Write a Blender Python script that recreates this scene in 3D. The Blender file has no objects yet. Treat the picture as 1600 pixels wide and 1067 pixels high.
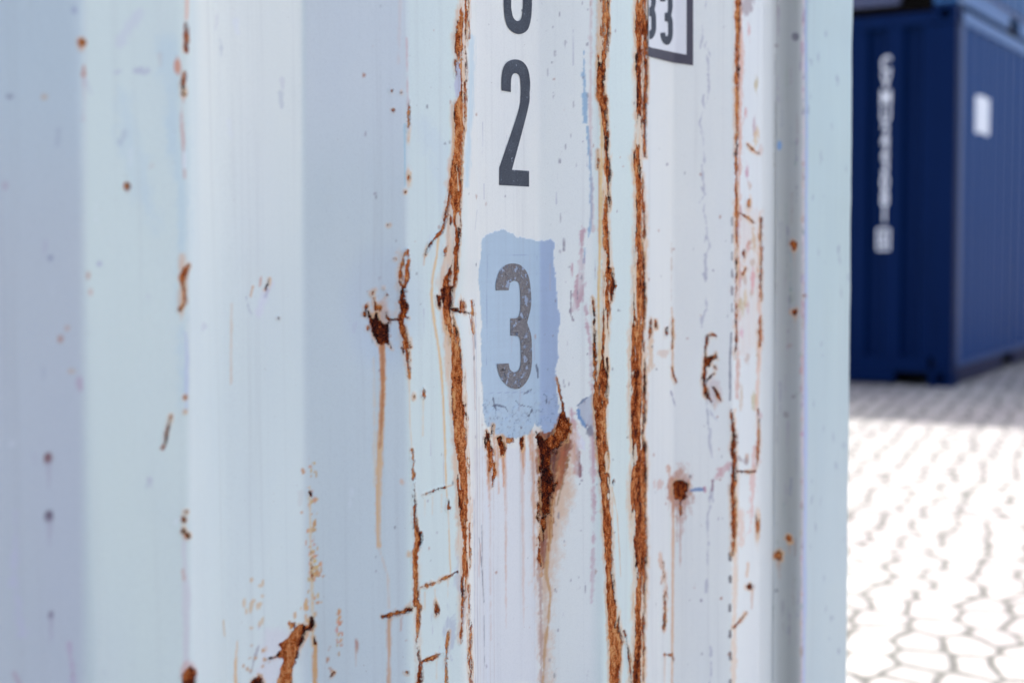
import bpy, bmesh, math
import numpy as np
from mathutils import Matrix, Vector, geometry

SC = bpy.context.scene
COL = SC.collection

# ------------------------------------------------------------------ camera
FPX, CX, CY = 2200.0, 800.0, 533.5
PITCH, ROLL = math.radians(3.85), math.radians(0.35)
EYE = np.array([0.0, 0.0, 0.98])
FW = np.array([0, math.cos(PITCH), -math.sin(PITCH)])
UP0 = np.cross([1.0, 0, 0], FW)
RT = np.array([1.0, 0, 0]) * math.cos(ROLL) - UP0 * math.sin(ROLL)
UP = UP0 * math.cos(ROLL) + np.array([1.0, 0, 0]) * math.sin(ROLL)
cam_d = bpy.data.cameras.new('camera')
cam = bpy.data.objects.new('camera', cam_d)
COL.objects.link(cam)
m = Matrix.Identity(4)
for i in range(3):
    m[i][0], m[i][1], m[i][2], m[i][3] = RT[i], UP[i], -FW[i], EYE[i]
cam.matrix_world = m
cam_d.sensor_width = 36
cam_d.lens = FPX / 1600 * 36
cam_d.clip_start = 0.02
cam_d.clip_end = 1500
cam_d.dof.use_dof = True
cam_d.dof.focus_distance = 1.10
cam_d.dof.aperture_fstop = 5.2
SC.camera = cam

# ------------------------------------------------------------------ sky, sun, exposure
SUN_V = Vector((-0.56, 2.73, 5.18)).normalized()
world = bpy.data.worlds.new('World')
SC.world = world
world.use_nodes = True
wn = world.node_tree
wn.nodes.clear()
sky = wn.nodes.new('ShaderNodeTexSky')
sky.sky_type = 'NISHITA'
sky.sun_disc = False
sky.sun_elevation = math.asin(SUN_V.z)
sky.sun_rotation = math.atan2(SUN_V.x, SUN_V.y)
sky.air_density = 0.7
sky.dust_density = 5.0
sky.ozone_density = 1.0
bg = wn.nodes.new('ShaderNodeBackground')
bg.inputs['Strength'].default_value = 0.15
wo = wn.nodes.new('ShaderNodeOutputWorld')
wn.links.new(sky.outputs[0], bg.inputs[0])
wn.links.new(bg.outputs[0], wo.inputs[0])
sun_d = bpy.data.lights.new('sun', 'SUN')
sun_d.energy = 2.9
sun_d.angle = math.radians(0.4)
sun_d.color = (1.0, 0.975, 0.93)
sun = bpy.data.objects.new('sun', sun_d)
COL.objects.link(sun)
sun.rotation_euler = (-SUN_V).to_track_quat('-Z', 'Y').to_euler()
sun.location = (0, 0, 20)
SC.view_settings.view_transform = 'Standard'
SC.view_settings.look = 'None'
SC.view_settings.gamma = 1
SC.view_settings.exposure = 1.62
SC.render.engine = 'CYCLES'


# ------------------------------------------------------------------ helpers
def srgb(r, g, b):
    f = lambda c: (c / 255 / 12.92) if c / 255 <= 0.04045 else ((c / 255 + 0.055) / 1.055) ** 2.4
    return np.array([f(r), f(g), f(b)])


def link(name, me, mat=None, parent=None):
    o = bpy.data.objects.new(name, me)
    COL.objects.link(o)
    if mat is not None and hasattr(me, 'materials'):
        me.materials.append(mat)
    if parent is not None:
        o.parent = parent
    return o


def tag(o, label, cat, group=None, kind=None):
    o['label'] = label
    o['category'] = cat
    if group:
        o['group'] = group
    if kind:
        o['kind'] = kind


class NT:
    """small node-tree writer"""
    def __init__(self, name):
        self.m = bpy.data.materials.new(name)
        self.m.use_nodes = True
        self.t = self.m.node_tree
        self.t.nodes.clear()
        self.out = self.n('ShaderNodeOutputMaterial')
        self.b = self.n('ShaderNodeBsdfPrincipled')
        self.l(self.b.outputs[0], self.out.inputs[0])

    def n(self, kind, **kw):
        nd = self.t.nodes.new(kind)
        for k, v in kw.items():
            setattr(nd, k, v)
        return nd

    def l(self, a, b):
        self.t.links.new(a, b)

    def put(self, sock, v):
        if isinstance(v, bpy.types.NodeSocket):
            self.l(v, sock)
        else:
            sock.default_value = v

    def math(self, op, a, b=0.0, c=None, clamp=False):
        nd = self.n('ShaderNodeMath', operation=op, use_clamp=clamp)
        self.put(nd.inputs[0], a)
        self.put(nd.inputs[1], b)
        if c is not None:
            self.put(nd.inputs[2], c)
        return nd.outputs[0]

    def noise(self, scale, detail=3, rough=0.6, vec=None, stretch=None):
        v = vec if vec is not None else self.coord()
        if stretch:
            mp = self.n('ShaderNodeMapping')
            mp.inputs['Scale'].default_value = stretch
            self.l(v, mp.inputs[0])
            v = mp.outputs[0]
        nd = self.n('ShaderNodeTexNoise')
        nd.inputs['Scale'].default_value = scale
        nd.inputs['Detail'].default_value = detail
        nd.inputs['Roughness'].default_value = rough
        self.l(v, nd.inputs['Vector'])
        return nd.outputs['Fac']

    def coord(self):
        if not hasattr(self, '_c'):
            self._c = self.n('ShaderNodeTexCoord').outputs['Object']
        return self._c

    def smooth(self, v, a, b, lo=0.0, hi=1.0):
        nd = self.n('ShaderNodeMapRange', interpolation_type='SMOOTHSTEP')
        self.put(nd.inputs[0], v)
        for k, x in enumerate((a, b, lo, hi)):
            nd.inputs[k + 1].default_value = x
        return nd.outputs[0]

    def mix(self, f, a, b, blend='MIX'):
        nd = self.n('ShaderNodeMix', data_type='RGBA', blend_type=blend)
        self.put(nd.inputs[0], f)
        for i, v in ((6, a), (7, b)):
            if isinstance(v, bpy.types.NodeSocket):
                self.l(v, nd.inputs[i])
            else:
                nd.inputs[i].default_value = (v[0], v[1], v[2], 1)
        return nd.outputs[2]

    def ramp(self, f, stops):
        nd = self.n('ShaderNodeValToRGB')
        e = nd.color_ramp.elements
        while len(e) < len(stops):
            e.new(0.5)
        for el, (p, c) in zip(e, stops):
            el.position = p
            el.color = (c[0], c[1], c[2], 1)
        self.put(nd.inputs[0], f)
        return nd.outputs[0]

    def bump(self, h, dist, strength=1.0, prev=None):
        nd = self.n('ShaderNodeBump')
        nd.inputs['Strength'].default_value = strength
        nd.inputs['Distance'].default_value = dist
        self.l(h, nd.inputs['Height'])
        if prev is not None:
            self.l(prev, nd.inputs['Normal'])
        return nd.outputs[0]

    def done(self, col, rough=0.5, normal=None, spec=None, metal=None):
        if isinstance(col, bpy.types.NodeSocket):
            self.l(col, self.b.inputs['Base Color'])
        else:
            self.b.inputs['Base Color'].default_value = (col[0], col[1], col[2], 1)
        self.put(self.b.inputs['Roughness'], rough)
        if normal is not None:
            self.l(normal, self.b.inputs['Normal'])
        if spec is not None:
            self.b.inputs['Specular IOR Level'].default_value = spec
        if metal is not None:
            self.b.inputs['Metallic'].default_value = metal
        return self.m


# ------------------------------------------------------------------ materials
def mat_weathered():
    """light paint over rusting steel; the sheets carry the wear as attributes"""
    t = NT('weathered_paint')
    ap = t.n('ShaderNodeAttribute', attribute_name='paint').outputs['Color']
    ar = t.n('ShaderNodeAttribute', attribute_name='rust').outputs['Fac']
    at = t.n('ShaderNodeAttribute', attribute_name='tone').outputs['Fac']
    n_f = t.noise(1200, 3, 0.75)
    n_m = t.noise(260, 4, 0.65, stretch=(1, 1, 0.6))
    n_g = t.noise(1500, 2, 0.8)
    n_l = t.noise(70, 4, 0.6, stretch=(1, 1, 0.3))
    # ragged edge of the rust
    e = t.math('ADD', ar, t.math('MULTIPLY', t.math('SUBTRACT', n_m, 0.5), 8.0))
    e = t.math('ADD', e, t.math('MULTIPLY', t.math('SUBTRACT', n_f, 0.5), 7.5))
    mask = t.smooth(e, -0.35, 0.45)
    # rust colour
    k = t.math('ADD', at, t.math('MULTIPLY', t.math('SUBTRACT', n_m, 0.5), 2.1))
    k = t.math('ADD', k, t.math('MULTIPLY', t.math('SUBTRACT', n_g, 0.5), 3.2))
    k = t.math('ADD', k, t.math('MULTIPLY', t.math('SUBTRACT', n_l, 0.5), 1.9), clamp=True)
    # edge shade painted into the rust where the paint stands off the steel
    edge_k = t.math('MULTIPLY', t.smooth(e, 2.6, 0.4), t.smooth(t.noise(45, 4, 0.7), 0.46, 0.60))
    k = t.math('SUBTRACT', k, t.math('MULTIPLY', edge_k, 0.75), clamp=True)
    rc = t.ramp(k, [(0.0, srgb(40, 20, 20)), (0.25, srgb(108, 40, 22)), (0.46, srgb(188, 80, 26)),
                    (0.70, srgb(224, 114, 42)), (1.0, srgb(242, 184, 122))])
    # paint colour: faint mottling, grime streaks, pinholes
    mo = t.noise(9, 4, 0.6, stretch=(1, 1, 0.35))
    pc = t.mix(t.smooth(mo, 0.35, 0.75, 0.0, 0.10), ap, srgb(176, 186, 206))
    st = t.noise(130, 3, 0.6, stretch=(1, 1, 0.02))
    pc = t.mix(t.smooth(st, 0.5, 0.8, 0.0, 0.16), pc, srgb(150, 148, 150))
    gr = t.noise(1300, 2, 0.6)
    pc = t.mix(t.smooth(gr, 0.45, 0.8, 0.0, 0.14), pc, srgb(110, 112, 118))
    sp = t.noise(420, 2, 0.5)
    pc = t.mix(t.smooth(sp, 0.76, 0.80, 0.0, 0.5), pc, srgb(120, 84, 62))
    # ochre bleeding out of the rust
    bl_ = t.math('MULTIPLY', t.smooth(ar, -5.5, -0.5), t.smooth(t.noise(60, 4, 0.7, stretch=(1, 1, 0.35)), 0.42, 0.62))
    pc = t.mix(t.math('MULTIPLY', bl_, 0.72), pc, srgb(224, 172, 112))
    # thin shadow line painted on where the paint lifts
    lip = t.math('MULTIPLY', t.smooth(e, -1.1, -0.35), t.math('SUBTRACT', 1.0, mask))
    pc = t.mix(t.math('MULTIPLY', lip, t.smooth(n_l, 0.40, 0.60, 0.2, 0.95)), pc, srgb(84, 48, 36))
    col = t.mix(mask, pc, rc)
    h = t.math('ADD', t.math('MULTIPLY', mask, -1.0), t.math('MULTIPLY', t.math('MULTIPLY', mask, n_f), 1.6))
    b1 = t.bump(h, 0.0012, 1.0)
    b2 = t.bump(t.noise(160, 3, 0.6), 0.00025, 0.5, b1)
    rough = t.math('ADD', t.math('MULTIPLY', mask, 0.42), t.smooth(mo, 0.2, 0.8, 0.40, 0.56))
    t.put(t.b.inputs['Specular IOR Level'], t.math('MULTIPLY_ADD', mask, -0.34, 0.42))
    return t.done(col, rough, b2)


def mat_plain_paint(name, c, rough=0.45, var=0.25, dirt=(90, 80, 78), amount=0.3, spec=0.4):
    t = NT(name)
    n1 = t.noise(1.4, 5, 0.6, stretch=(1, 1, 0.5))
    col = t.mix(t.smooth(n1, 0.3, 0.75, 0, var), c, [x * 1.25 for x in c])
    n2 = t.noise(7, 5, 0.7, stretch=(1, 1, 0.12))
    col = t.mix(t.smooth(n2, 0.52, 0.78, 0, amount), col, srgb(*dirt))
    n3 = t.noise(30, 4, 0.7)
    col = t.mix(t.smooth(n3, 0.70, 0.76, 0, 0.7), col, srgb(110, 62, 44))
    return t.done(col, rough, t.bump(t.noise(60, 3), 0.0006, 0.4), spec=spec)


def mat_digit():
    t = NT('stencil_paint')
    n = t.noise(1300, 2, 0.7)
    c = t.mix(t.smooth(n, 0.50, 0.72, 0, 0.55), srgb(54, 59, 68), srgb(146, 152, 160))
    n2 = t.noise(90, 4, 0.6)
    c = t.mix(t.smooth(n2, 0.4, 0.8, 0, 0.35), c, srgb(96, 104, 114))
    n3 = t.noise(330, 3, 0.7)
    c = t.mix(t.smooth(n3, 0.68, 0.71, 0, 0.8), c, srgb(190, 196, 204))
    return t.done(c, 0.6, t.bump(n, 0.0001, 0.5), spec=0.3)


def mat_digit_worn():
    t = NT('worn_stencil_paint')
    n = t.noise(1100, 3, 0.75)
    base = t.mix(t.smooth(n, 0.35, 0.7), srgb(92, 90, 93), srgb(148, 142, 139))
    w = t.noise(150, 5, 0.7, stretch=(1, 1, 1.3))
    c = t.mix(t.smooth(w, 0.56, 0.60, 0, 0.9), base, srgb(158, 172, 192))
    w2 = t.noise(110, 5, 0.75, stretch=(1, 1, 2.2))
    c = t.mix(t.smooth(w2, 0.60, 0.64, 0, 0.85), c, srgb(54, 50, 52))
    w3 = t.noise(190, 4, 0.7)
    c = t.mix(t.smooth(w3, 0.63, 0.66, 0, 0.8), c, srgb(92, 116, 146))
    w4 = t.noise(240, 3, 0.7)
    c = t.mix(t.smooth(w4, 0.66, 0.69, 0, 0.8), c, srgb(120, 88, 66))
    h = t.math('ADD', t.smooth(w, 0.54, 0.6), t.smooth(w2, 0.6, 0.64, 0, -1))
    return t.done(c, 0.6, t.bump(h, 0.0004, 0.8), spec=0.3)


def mat_ground():
    t = NT('paving')
    c0 = t.coord()
    mp = t.n('ShaderNodeMapping')
    mp.inputs['Rotation'].default_value = (0, 0, math.radians(-62))
    mp.inputs['Scale'].default_value = (8.4, 6.6, 1)
    t.l(c0, mp.inputs[0])
    v = mp.outputs[0]
    wob = t.n('ShaderNodeTexNoise')
    wob.inputs['Scale'].default_value = 1.2
    t.l(v, wob.inputs['Vector'])
    va = t.n('ShaderNodeVectorMath', operation='SCALE')
    t.l(wob.outputs['Color'], va.inputs[0])
    va.inputs['Scale'].default_value = 0.35
    vb = t.n('ShaderNodeVectorMath', operation='ADD')
    t.l(v, vb.inputs[0])
    t.l(va.outputs[0], vb.inputs[1])
    ed = t.n('ShaderNodeTexVoronoi', feature='DISTANCE_TO_EDGE')
    ce = t.n('ShaderNodeTexVoronoi', feature='F1')
    for x in (ed, ce):
        x.inputs['Scale'].default_value = 1.0
        x.inputs['Randomness'].default_value = 0.52
        t.l(vb.outputs[0], x.inputs['Vector'])
    edge_k = t.noise(3.0, 4, 0.6)
    ew = t.math('ADD', ed.outputs['Distance'], t.math('MULTIPLY', t.math('SUBTRACT', edge_k, 0.5), 0.07))
    stone = t.smooth(ew, 0.0, 0.15)
    sep = t.n('ShaderNodeSeparateColor')
    t.l(ce.outputs['Color'], sep.inputs[0])
    sc = t.mix(sep.outputs[0], srgb(134, 133, 130), srgb(160, 158, 153))
    big = t.noise(0.9, 5, 0.65)
    sc = t.mix(t.smooth(big, 0.35, 0.7, 0, 0.45), sc, srgb(140, 130, 132))
    fine = t.noise(55, 4, 0.7)
    sc = t.mix(t.smooth(fine, 0.4, 0.8, 0, 0.3), sc, srgb(120, 116, 114))
    col = t.mix(stone, srgb(74, 74, 71), sc)
    h = t.math('ADD', stone, t.math('MULTIPLY', fine, 0.25))
    return t.done(col, 0.9, t.bump(h, 0.008, 0.8), spec=0.2)


M_W = mat_weathered()
M_GREYWHITE = mat_plain_paint('light_blue_paint', srgb(196, 206, 214), 0.45)
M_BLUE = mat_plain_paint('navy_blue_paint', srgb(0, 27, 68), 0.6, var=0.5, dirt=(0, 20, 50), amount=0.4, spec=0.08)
M_BLUE_LIT = mat_plain_paint('lit_side_blue_paint', srgb(0, 58, 114), 0.5, dirt=(16, 52, 96), amount=0.35, spec=0.25)  # lighter than the end: the long side's bounced light put into the colour
M_BLUE2 = mat_plain_paint('mid_blue_paint', srgb(34, 84, 134), 0.42, dirt=(110, 96, 96), amount=0.4)
M_PALEB = mat_plain_paint('pale_faded_blue', srgb(64, 104, 154), 0.5, dirt=(110, 100, 120), amount=0.3, spec=0.3)
M_FLANGE = mat_plain_paint('shaded_flange_paint', srgb(24, 26, 62), 0.6, dirt=(54, 40, 48), amount=0.4, spec=0.15)  # inset flange darkened: its shade is put into the paint colour
M_TAUPE = mat_plain_paint('dirty_sill_paint', srgb(74, 80, 104), 0.6, dirt=(110, 92, 92), amount=0.4, spec=0.2)
M_LIP = mat_plain_paint('rusty_rail_lip', srgb(88, 66, 74), 0.7, dirt=(110, 70, 56), amount=0.5, spec=0.2)
M_DARK = mat_plain_paint('dark_underside', srgb(38, 34, 36), 0.8, dirt=(30, 26, 26))
M_WHITE = mat_plain_paint('white_vinyl', srgb(246, 248, 250), 0.5, var=0.02, dirt=(220, 220, 226), amount=0.1)
M_LABELW = mat_plain_paint('label_white', srgb(226, 227, 226), 0.45, var=0.04, dirt=(190, 184, 176), amount=0.25)
M_LABELK = mat_plain_paint('label_border', srgb(70, 66, 76), 0.5, var=0.3, dirt=(96, 92, 100), amount=0.3)
M_DIGIT = mat_digit()
M_DIGIT_W = mat_digit_worn()
M_GROUND = mat_ground()

# ------------------------------------------------------------------ ground
bm = bmesh.new()
bmesh.ops.create_grid(bm, x_segments=8, y_segments=8, size=400)
me = bpy.data.meshes.new('ground')
bm.to_mesh(me)
bm.free()
g = link('ground', me, M_GROUND)
g['kind'] = 'structure'
g['label'] = 'pale cobbled paving of the container yard, bright in the sun'

# ------------------------------------------------------------------ generic container in local axes
#   x along the long side, y into the width, z up; the outward faces are x=0 (front) and y=0 (side)
L, WD, H = 6.058, 2.438, 2.591


def box(bm, a, b, skip=()):
    r = bmesh.ops.create_cube(bm, size=1)
    for v in r['verts']:
        for i in range(3):
            v.co[i] = (a[i] + b[i]) / 2 + v.co[i] * (b[i] - a[i])
    return r['verts']


def bevel(bm, w=0.004, seg=2):
    bmesh.ops.bevel(bm, geom=bm.edges[:], offset=w, segments=seg, affect='EDGES', clamp_overlap=True)


def fin(name, bm, mat, parent, smooth=False):
    bmesh.ops.recalc_face_normals(bm, faces=bm.faces[:])
    me = bpy.data.meshes.new(name)
    bm.to_mesh(me)
    bm.free()
    if smooth:
        for p in me.polygons:
            p.use_smooth = True
    return link(name, me, mat, parent)


def corr_profile(length, outer, slope, inner, depth, lead):
    """trapezoid waves: list of (s, depth inward)"""
    pts = [(0.0, 0.0), (lead, 0.0)]
    s = lead
    while s + 2 * slope + inner + outer < length - lead * 0.5:
        pts += [(s + slope, depth), (s + slope + inner, depth), (s + 2 * slope + inner, 0.0)]
        s += 2 * slope + inner
        pts.append((s + outer, 0.0))
        s += outer
    pts.append((length, 0.0))
    return pts


def corr_sheet(name, prof, place, z0, z1, mat, parent):
    """place(s, d, z) -> xyz; the sheet has two skins 2 mm apart"""
    bm = bmesh.new()
    rings = []
    for off in (0.0, 0.002):
        lo = [bm.verts.new(place(s, d + off, z0)) for s, d in prof]
        hi = [bm.verts.new(place(s, d + off, z1)) for s, d in prof]
        rings.append((lo, hi))
        for i in range(len(prof) - 1):
            bm.faces.new((lo[i], lo[i + 1], hi[i + 1], hi[i]) if off == 0 else (lo[i + 1], lo[i], hi[i], hi[i + 1]))
    (a, b), (c, d) = rings
    for i in range(len(prof) - 1):
        bm.faces.new((b[i], b[i + 1], d[i + 1], d[i]))
        bm.faces.new((a[i + 1], a[i], c[i], c[i + 1]))
    for i in (0, -1):
        bm.faces.new((a[i], b[i], d[i], c[i]))
    return fin(name, bm, mat, parent)


def casting(parent, x, y, z, sx, sy, mat):
    """corner casting with an open oval in its two outward sides; sx, sy = outward sign"""
    Lx, Ly, Hz = 0.178, 0.162, 0.118
    bm = bmesh.new()
    t = 0.028
    # long-side plate (faces y) and end plate (faces x), each a frame round an oval hole
    def plate(axis, sign, length, u0):
        n = 20
        ov = []
        for k in range(n):
            a = 2 * math.pi * k / n
            ov.append((length / 2 + 0.042 * math.copysign(abs(math.cos(a)) ** 0.75, math.cos(a)),
                       Hz / 2 + 0.03 * math.copysign(abs(math.sin(a)) ** 0.75, math.sin(a))))
        rect = []
        for k in range(n):
            a = 2 * math.pi * k / n
            c, s = math.cos(a), math.sin(a)
            q = min(length / 2 / max(abs(c), 1e-6), Hz / 2 / max(abs(s), 1e-6))
            rect.append((length / 2 + c * q, Hz / 2 + s * q))
        def P(u, zz, d):
            if axis == 'y':
                return (x - sx * u, y - sy * d, z + zz)
            return (x - sx * d, y - sy * u, z + zz)
        f = [[bm.verts.new(P(u, zz, d)) for u, zz in pts] for pts, d in ((rect, 0.0), (ov, 0.0), (ov, t), (rect, t))]
        for k in range(n):
            j = (k + 1) % n
            for p, q in ((0, 1), (1, 2), (2, 3)):
                bm.faces.new((f[p][k], f[p][j], f[q][j], f[q][k]))
    plate('y', sy, Lx, 0)
    plate('x', sx, Ly, 0)
    def sb(a, b):
        lo = [min(p, q) for p, q in zip(a, b)]
        hi = [max(p, q) for p, q in zip(a, b)]
        box(bm, lo, hi)
    e = 0.001
    sb((x - sx * e, y - sy * e, z + e), (x - sx * Lx, y - sy * Ly, z + 0.012))
    sb((x - sx * e, y - sy * e, z + Hz - 0.012), (x - sx * Lx, y - sy * Ly, z + Hz - e))
    sb((x - sx * (Lx - 0.02), y - sy * 0.03, z + .013), (x - sx * Lx, y - sy * Ly, z + Hz - .013))
    sb((x - sx * 0.03, y - sy * (Ly - 0.02), z + .013), (x - sx * (Lx - .021), y - sy * Ly, z + Hz - .013))
    return fin('corner_casting', bm, mat, parent)


def rail(parent, name, a, b, mat, bw=0.004):
    bm = bmesh.new()
    box(bm, a, b)
    bevel(bm, bw)
    return fin(name, bm, mat, parent)


SIDE = corr_profile(L - 0.32, 0.072, 0.068, 0.070, 0.036, 0.16)
ENDP = corr_profile(WD - 0.26, 0.110, 0.018, 0.104, 0.045, 0.10)


def build_box(root, mat, near=False, side=None, rails=None, sill=None, lip=False):
    """rails, posts, castings, walls, roof and floor of a 20-foot box.
    near: the y=0 side sheet and the corner post at the x=L end are built apart (weathered)"""
    zb, zt = 0.165, H - 0.10
    side = side or mat
    rails = rails or side
    sill = sill or mat
    # castings
    for ix in (0, 1):
        for iy in (0, 1):
            for z in (0.0, H - 0.118):
                casting(root, ix * L, iy * WD, z, 1 if ix else -1, 1 if iy else -1, mat)
            if near and ix == 1 and iy == 0:
                continue
            x0, x1 = (0.006, 0.15) if ix == 0 else (L - 0.15, L - 0.006)
            y0, y1 = (0.006, 0.13) if iy == 0 else (WD - 0.13, WD - 0.006)
            rail(root, 'corner_post', (x0, y0, 0.119), (x1, y1, H - 0.119), mat, 0.008)
    # top rails
    for y0, y1 in ((0.010, 0.07), (WD - 0.07, WD - 0.010)):
        rail(root, 'top_rail', (0.18, y0, H - 0.10), (L - 0.18, y1, H - 0.010), rails)
    for x0, x1 in ((0.010, 0.07), (L - 0.07, L - 0.010)):
        rail(root, 'top_rail', (x0, 0.165, H - 0.125), (x1, WD - 0.165, H - 0.035), mat)
    # bottom side rails: upper strip, and a lower flange that stops at the forklift pockets
    for y0, y1, o in ((0.010, 0.05, 1), (WD - 0.05, WD - 0.010, -1)):
        bm = bmesh.new()
        box(bm, (0.18, y0, 0.125), (L - 0.18, y1, 0.149 if lip else 0.164))
        ins = 0.001 if lip else 0.012
        yy0, yy1 = (y0 + ins, y1) if o == 1 else (y0, y1 - ins)
        bevel(bm, 0.003)
        br = fin('bottom_rail', bm, rails if lip else side, root)
        bm = bmesh.new()
        for xa, xb in ((0.18, 1.62), (1.98, 4.07), (4.43, L - 0.18)):
            box(bm, (xa, yy0, 0.018), (xb, yy1, 0.124))
        bevel(bm, 0.003)
        fin('rail_flange', bm, rails if lip or near else M_FLANGE, br)
        if lip:
            rail(root, 'rail_lip', (0.18, y0 - 0.004 if o == 1 else y0, 0.150), (L - 0.18, y1 if o == 1 else y1 + 0.004, 0.164), M_LIP)
        for xa in (1.62, 4.07):
            bm = bmesh.new()
            box(bm, (xa + .004, yy0 + .01, 0.018), (xa + 0.356, yy1 + .3 * o if o == 1 else yy1, 0.03))
            fin('forklift_pocket', bm, M_DARK, root)
    # end sills, open beside the castings
    for x0, x1 in ((0.010, 0.06), (L - 0.06, L - 0.010)):
        bm = bmesh.new()
        box(bm, (x0, 0.165, 0.095), (x1, WD - 0.165, 0.20))
        box(bm, (x0, 0.40, 0.02), (x1, WD - 0.40, 0.094))
        bevel(bm, 0.003)
        fin('end_sill', bm, sill, root)
    # walls
    if not near:
        corr_sheet('side_wall', [(s, d) for s, d in SIDE], lambda s, d, z: (0.16 + s, 0.014 + d, z), zb + .001, zt + .01, side, root)
    corr_sheet('side_wall', [(s, d) for s, d in SIDE], lambda s, d, z: (0.16 + s, WD - 0.014 - d, z), zb + .001, zt + .01, mat, root)
    corr_sheet('end_wall', ENDP, lambda s, d, z: (0.016 + d, 0.13 + s, z), 0.201, H - 0.126, mat, root)
    corr_sheet('end_wall', ENDP, lambda s, d, z: (L - 0.016 - d, 0.13 + s, z), 0.201, H - 0.126, mat, root)
    # roof and floor
    rp = corr_profile(L - 0.36, 0.10, 0.03, 0.08, 0.02, 0.1)
    bm = bmesh.new()
    rows = [[bm.verts.new((0.18 + s, y, H - 0.029 - d)) for s, d in rp] for y in (0.012, WD - 0.012)]
    for i in range(len(rp) - 1):
        bm.faces.new((rows[0][i], rows[0][i + 1], rows[1][i + 1], rows[1][i]))
    fin('roof', bm, mat, root)
    rail(root, 'floor', (0.07, 0.06, 0.135), (L - 0.07, WD - 0.06, 0.16), M_DARK)
    bm = bmesh.new()
    for k in range(15):
        x = 0.35 + k * (L - 0.7) / 14
        box(bm, (x, 0.06, 0.02), (x + 0.045, WD - 0.06, 0.134))
    fin('cross_member', bm, M_DARK, root)


def empty(name, loc, rz):
    o = bpy.data.objects.new(name, None)
    COL.objects.link(o)
    o.location = loc
    o.rotation_euler = (0, 0, rz)
    return o


# ------------------------------------------------------------------ blue stack beyond
TB = math.radians(31.5)
bl = empty('shipping_container', (3.006, 9.585, 0.0), math.pi / 2 - TB)
tag(bl, 'navy blue shipping container standing on the paving, white number down its dark end', 'shipping container')
build_box(bl, M_BLUE, side=M_BLUE_LIT, rails=M_PALEB)
b2 = empty('shipping_container', (3.012, 9.592, H + 0.012), math.pi / 2 - TB)
tag(b2, 'blue shipping container stacked on top of the navy one, only its bottom edge in view', 'shipping container')
build_box(b2, M_BLUE2, rails=M_PALEB, sill=M_TAUPE, lip=True)


def text_mesh(name, s, size, mat, parent, mw, sx=1.0):
    cu = bpy.data.curves.new(name, 'FONT')
    cu.body = s
    cu.size = size
    cu.align_x = 'CENTER'
    cu.align_y = 'CENTER'
    cu.extrude = 0.0008
    cu.offset = size * 0.022
    o = bpy.data.objects.new(name, cu)
    COL.objects.link(o)
    dg = bpy.context.evaluated_depsgraph_get()
    me = bpy.data.meshes.new_from_object(o.evaluated_get(dg))
    bpy.data.objects.remove(o)
    bpy.data.curves.remove(cu)
    me.transform(Matrix.Diagonal((sx, 1, 1, 1)))
    ob = link(name, me, mat, parent)
    ob.matrix_local = mw
    return ob


# vertical number on the end (faces -x); reading direction runs towards -y there
def end_mat(y, z):
    R = Matrix(((0, 0, -1), (-1, 0, 0), (0, 1, 0))).to_4x4()
    return Matrix.Translation((0.011, y, z)) @ R


def zpix(y):           # height on the blue corner edge of a row of the photograph
    return (604 - y) / 595 * 2.591


YN = 0.482
zz = [zpix(v) for v in (95, 121, 148, 175)]
for ch, z in zip('CVMU', zz):
    text_mesh('letter', ch, 0.150, M_WHITE, bl, end_mat(YN, z), 0.68)
for ch, y in zip('223081', (203, 228, 255, 281, 307, 333)):
    text_mesh('number', ch, 0.150, M_WHITE, bl, end_mat(YN, zpix(y)), 0.74)
text_mesh('number', '6', 0.125, M_WHITE, bl, end_mat(YN + .006, zpix(371)), 0.7)
bm = bmesh.new()
zc, hh, hw = zpix(371), 0.076, 0.046
YN += .006
for (ya, yb, za, zb_) in ((-hw, hw, hh - .016, hh), (-hw, hw, -hh, -hh + .016), (-hw, -hw + .014, -hh + .016, hh - .016), (hw - .014, hw, -hh + .016, hh - .016)):
    box(bm, (0.0085, YN + ya, zc + za), (0.0115, YN + yb, zc + zb_))
fin('number_frame', bm, M_WHITE, bl)
# white plate of text on the long side, following the waves
pl = [(s, d) for s, d in SIDE]
def side_depth(x):
    return float(np.interp(x - 0.16, [p[0] for p in pl], [p[1] for p in pl])) + 0.014
xa, xb = 0.69, 1.06
xs = sorted([xa, xb] + [p[0] + 0.16 for p in pl if xa < p[0] + 0.16 < xb])
bm = bmesh.new()
lo = [bm.verts.new((x, side_depth(x) - 0.004, zpix(196))) for x in xs]
hi = [bm.verts.new((x, side_depth(x) - 0.004, zpix(134))) for x in xs]
for i in range(len(xs) - 1):
    bm.faces.new((lo[i], lo[i + 1], hi[i + 1], hi[i]))
fin('data_plate', bm, M_WHITE, bl)

# ------------------------------------------------------------------ the near container
TH = math.radians(32)
WV = np.array([math.sin(TH), math.cos(TH), 0.0])
NV = np.array([math.cos(TH), -math.sin(TH), 0.0])
D0 = 0.5685                       # distance of the outer flats from the camera's vertical axis
DP = 0.5625                       # plane of the corner post
S_END = 1.6885
near = empty('shipping_container', tuple(WV * (S_END - L) - NV * DP), math.pi / 2 - TH)
tag(near, 'light grey-blue shipping container close up, corrugated side streaked with rust', 'shipping container')
build_box(near, M_GREYWHITE, near=True)
NEAR_INV = (Matrix.Translation(near.location) @ Matrix.Rotation(math.pi / 2 - TH, 4, 'Z')).inverted()

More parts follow.
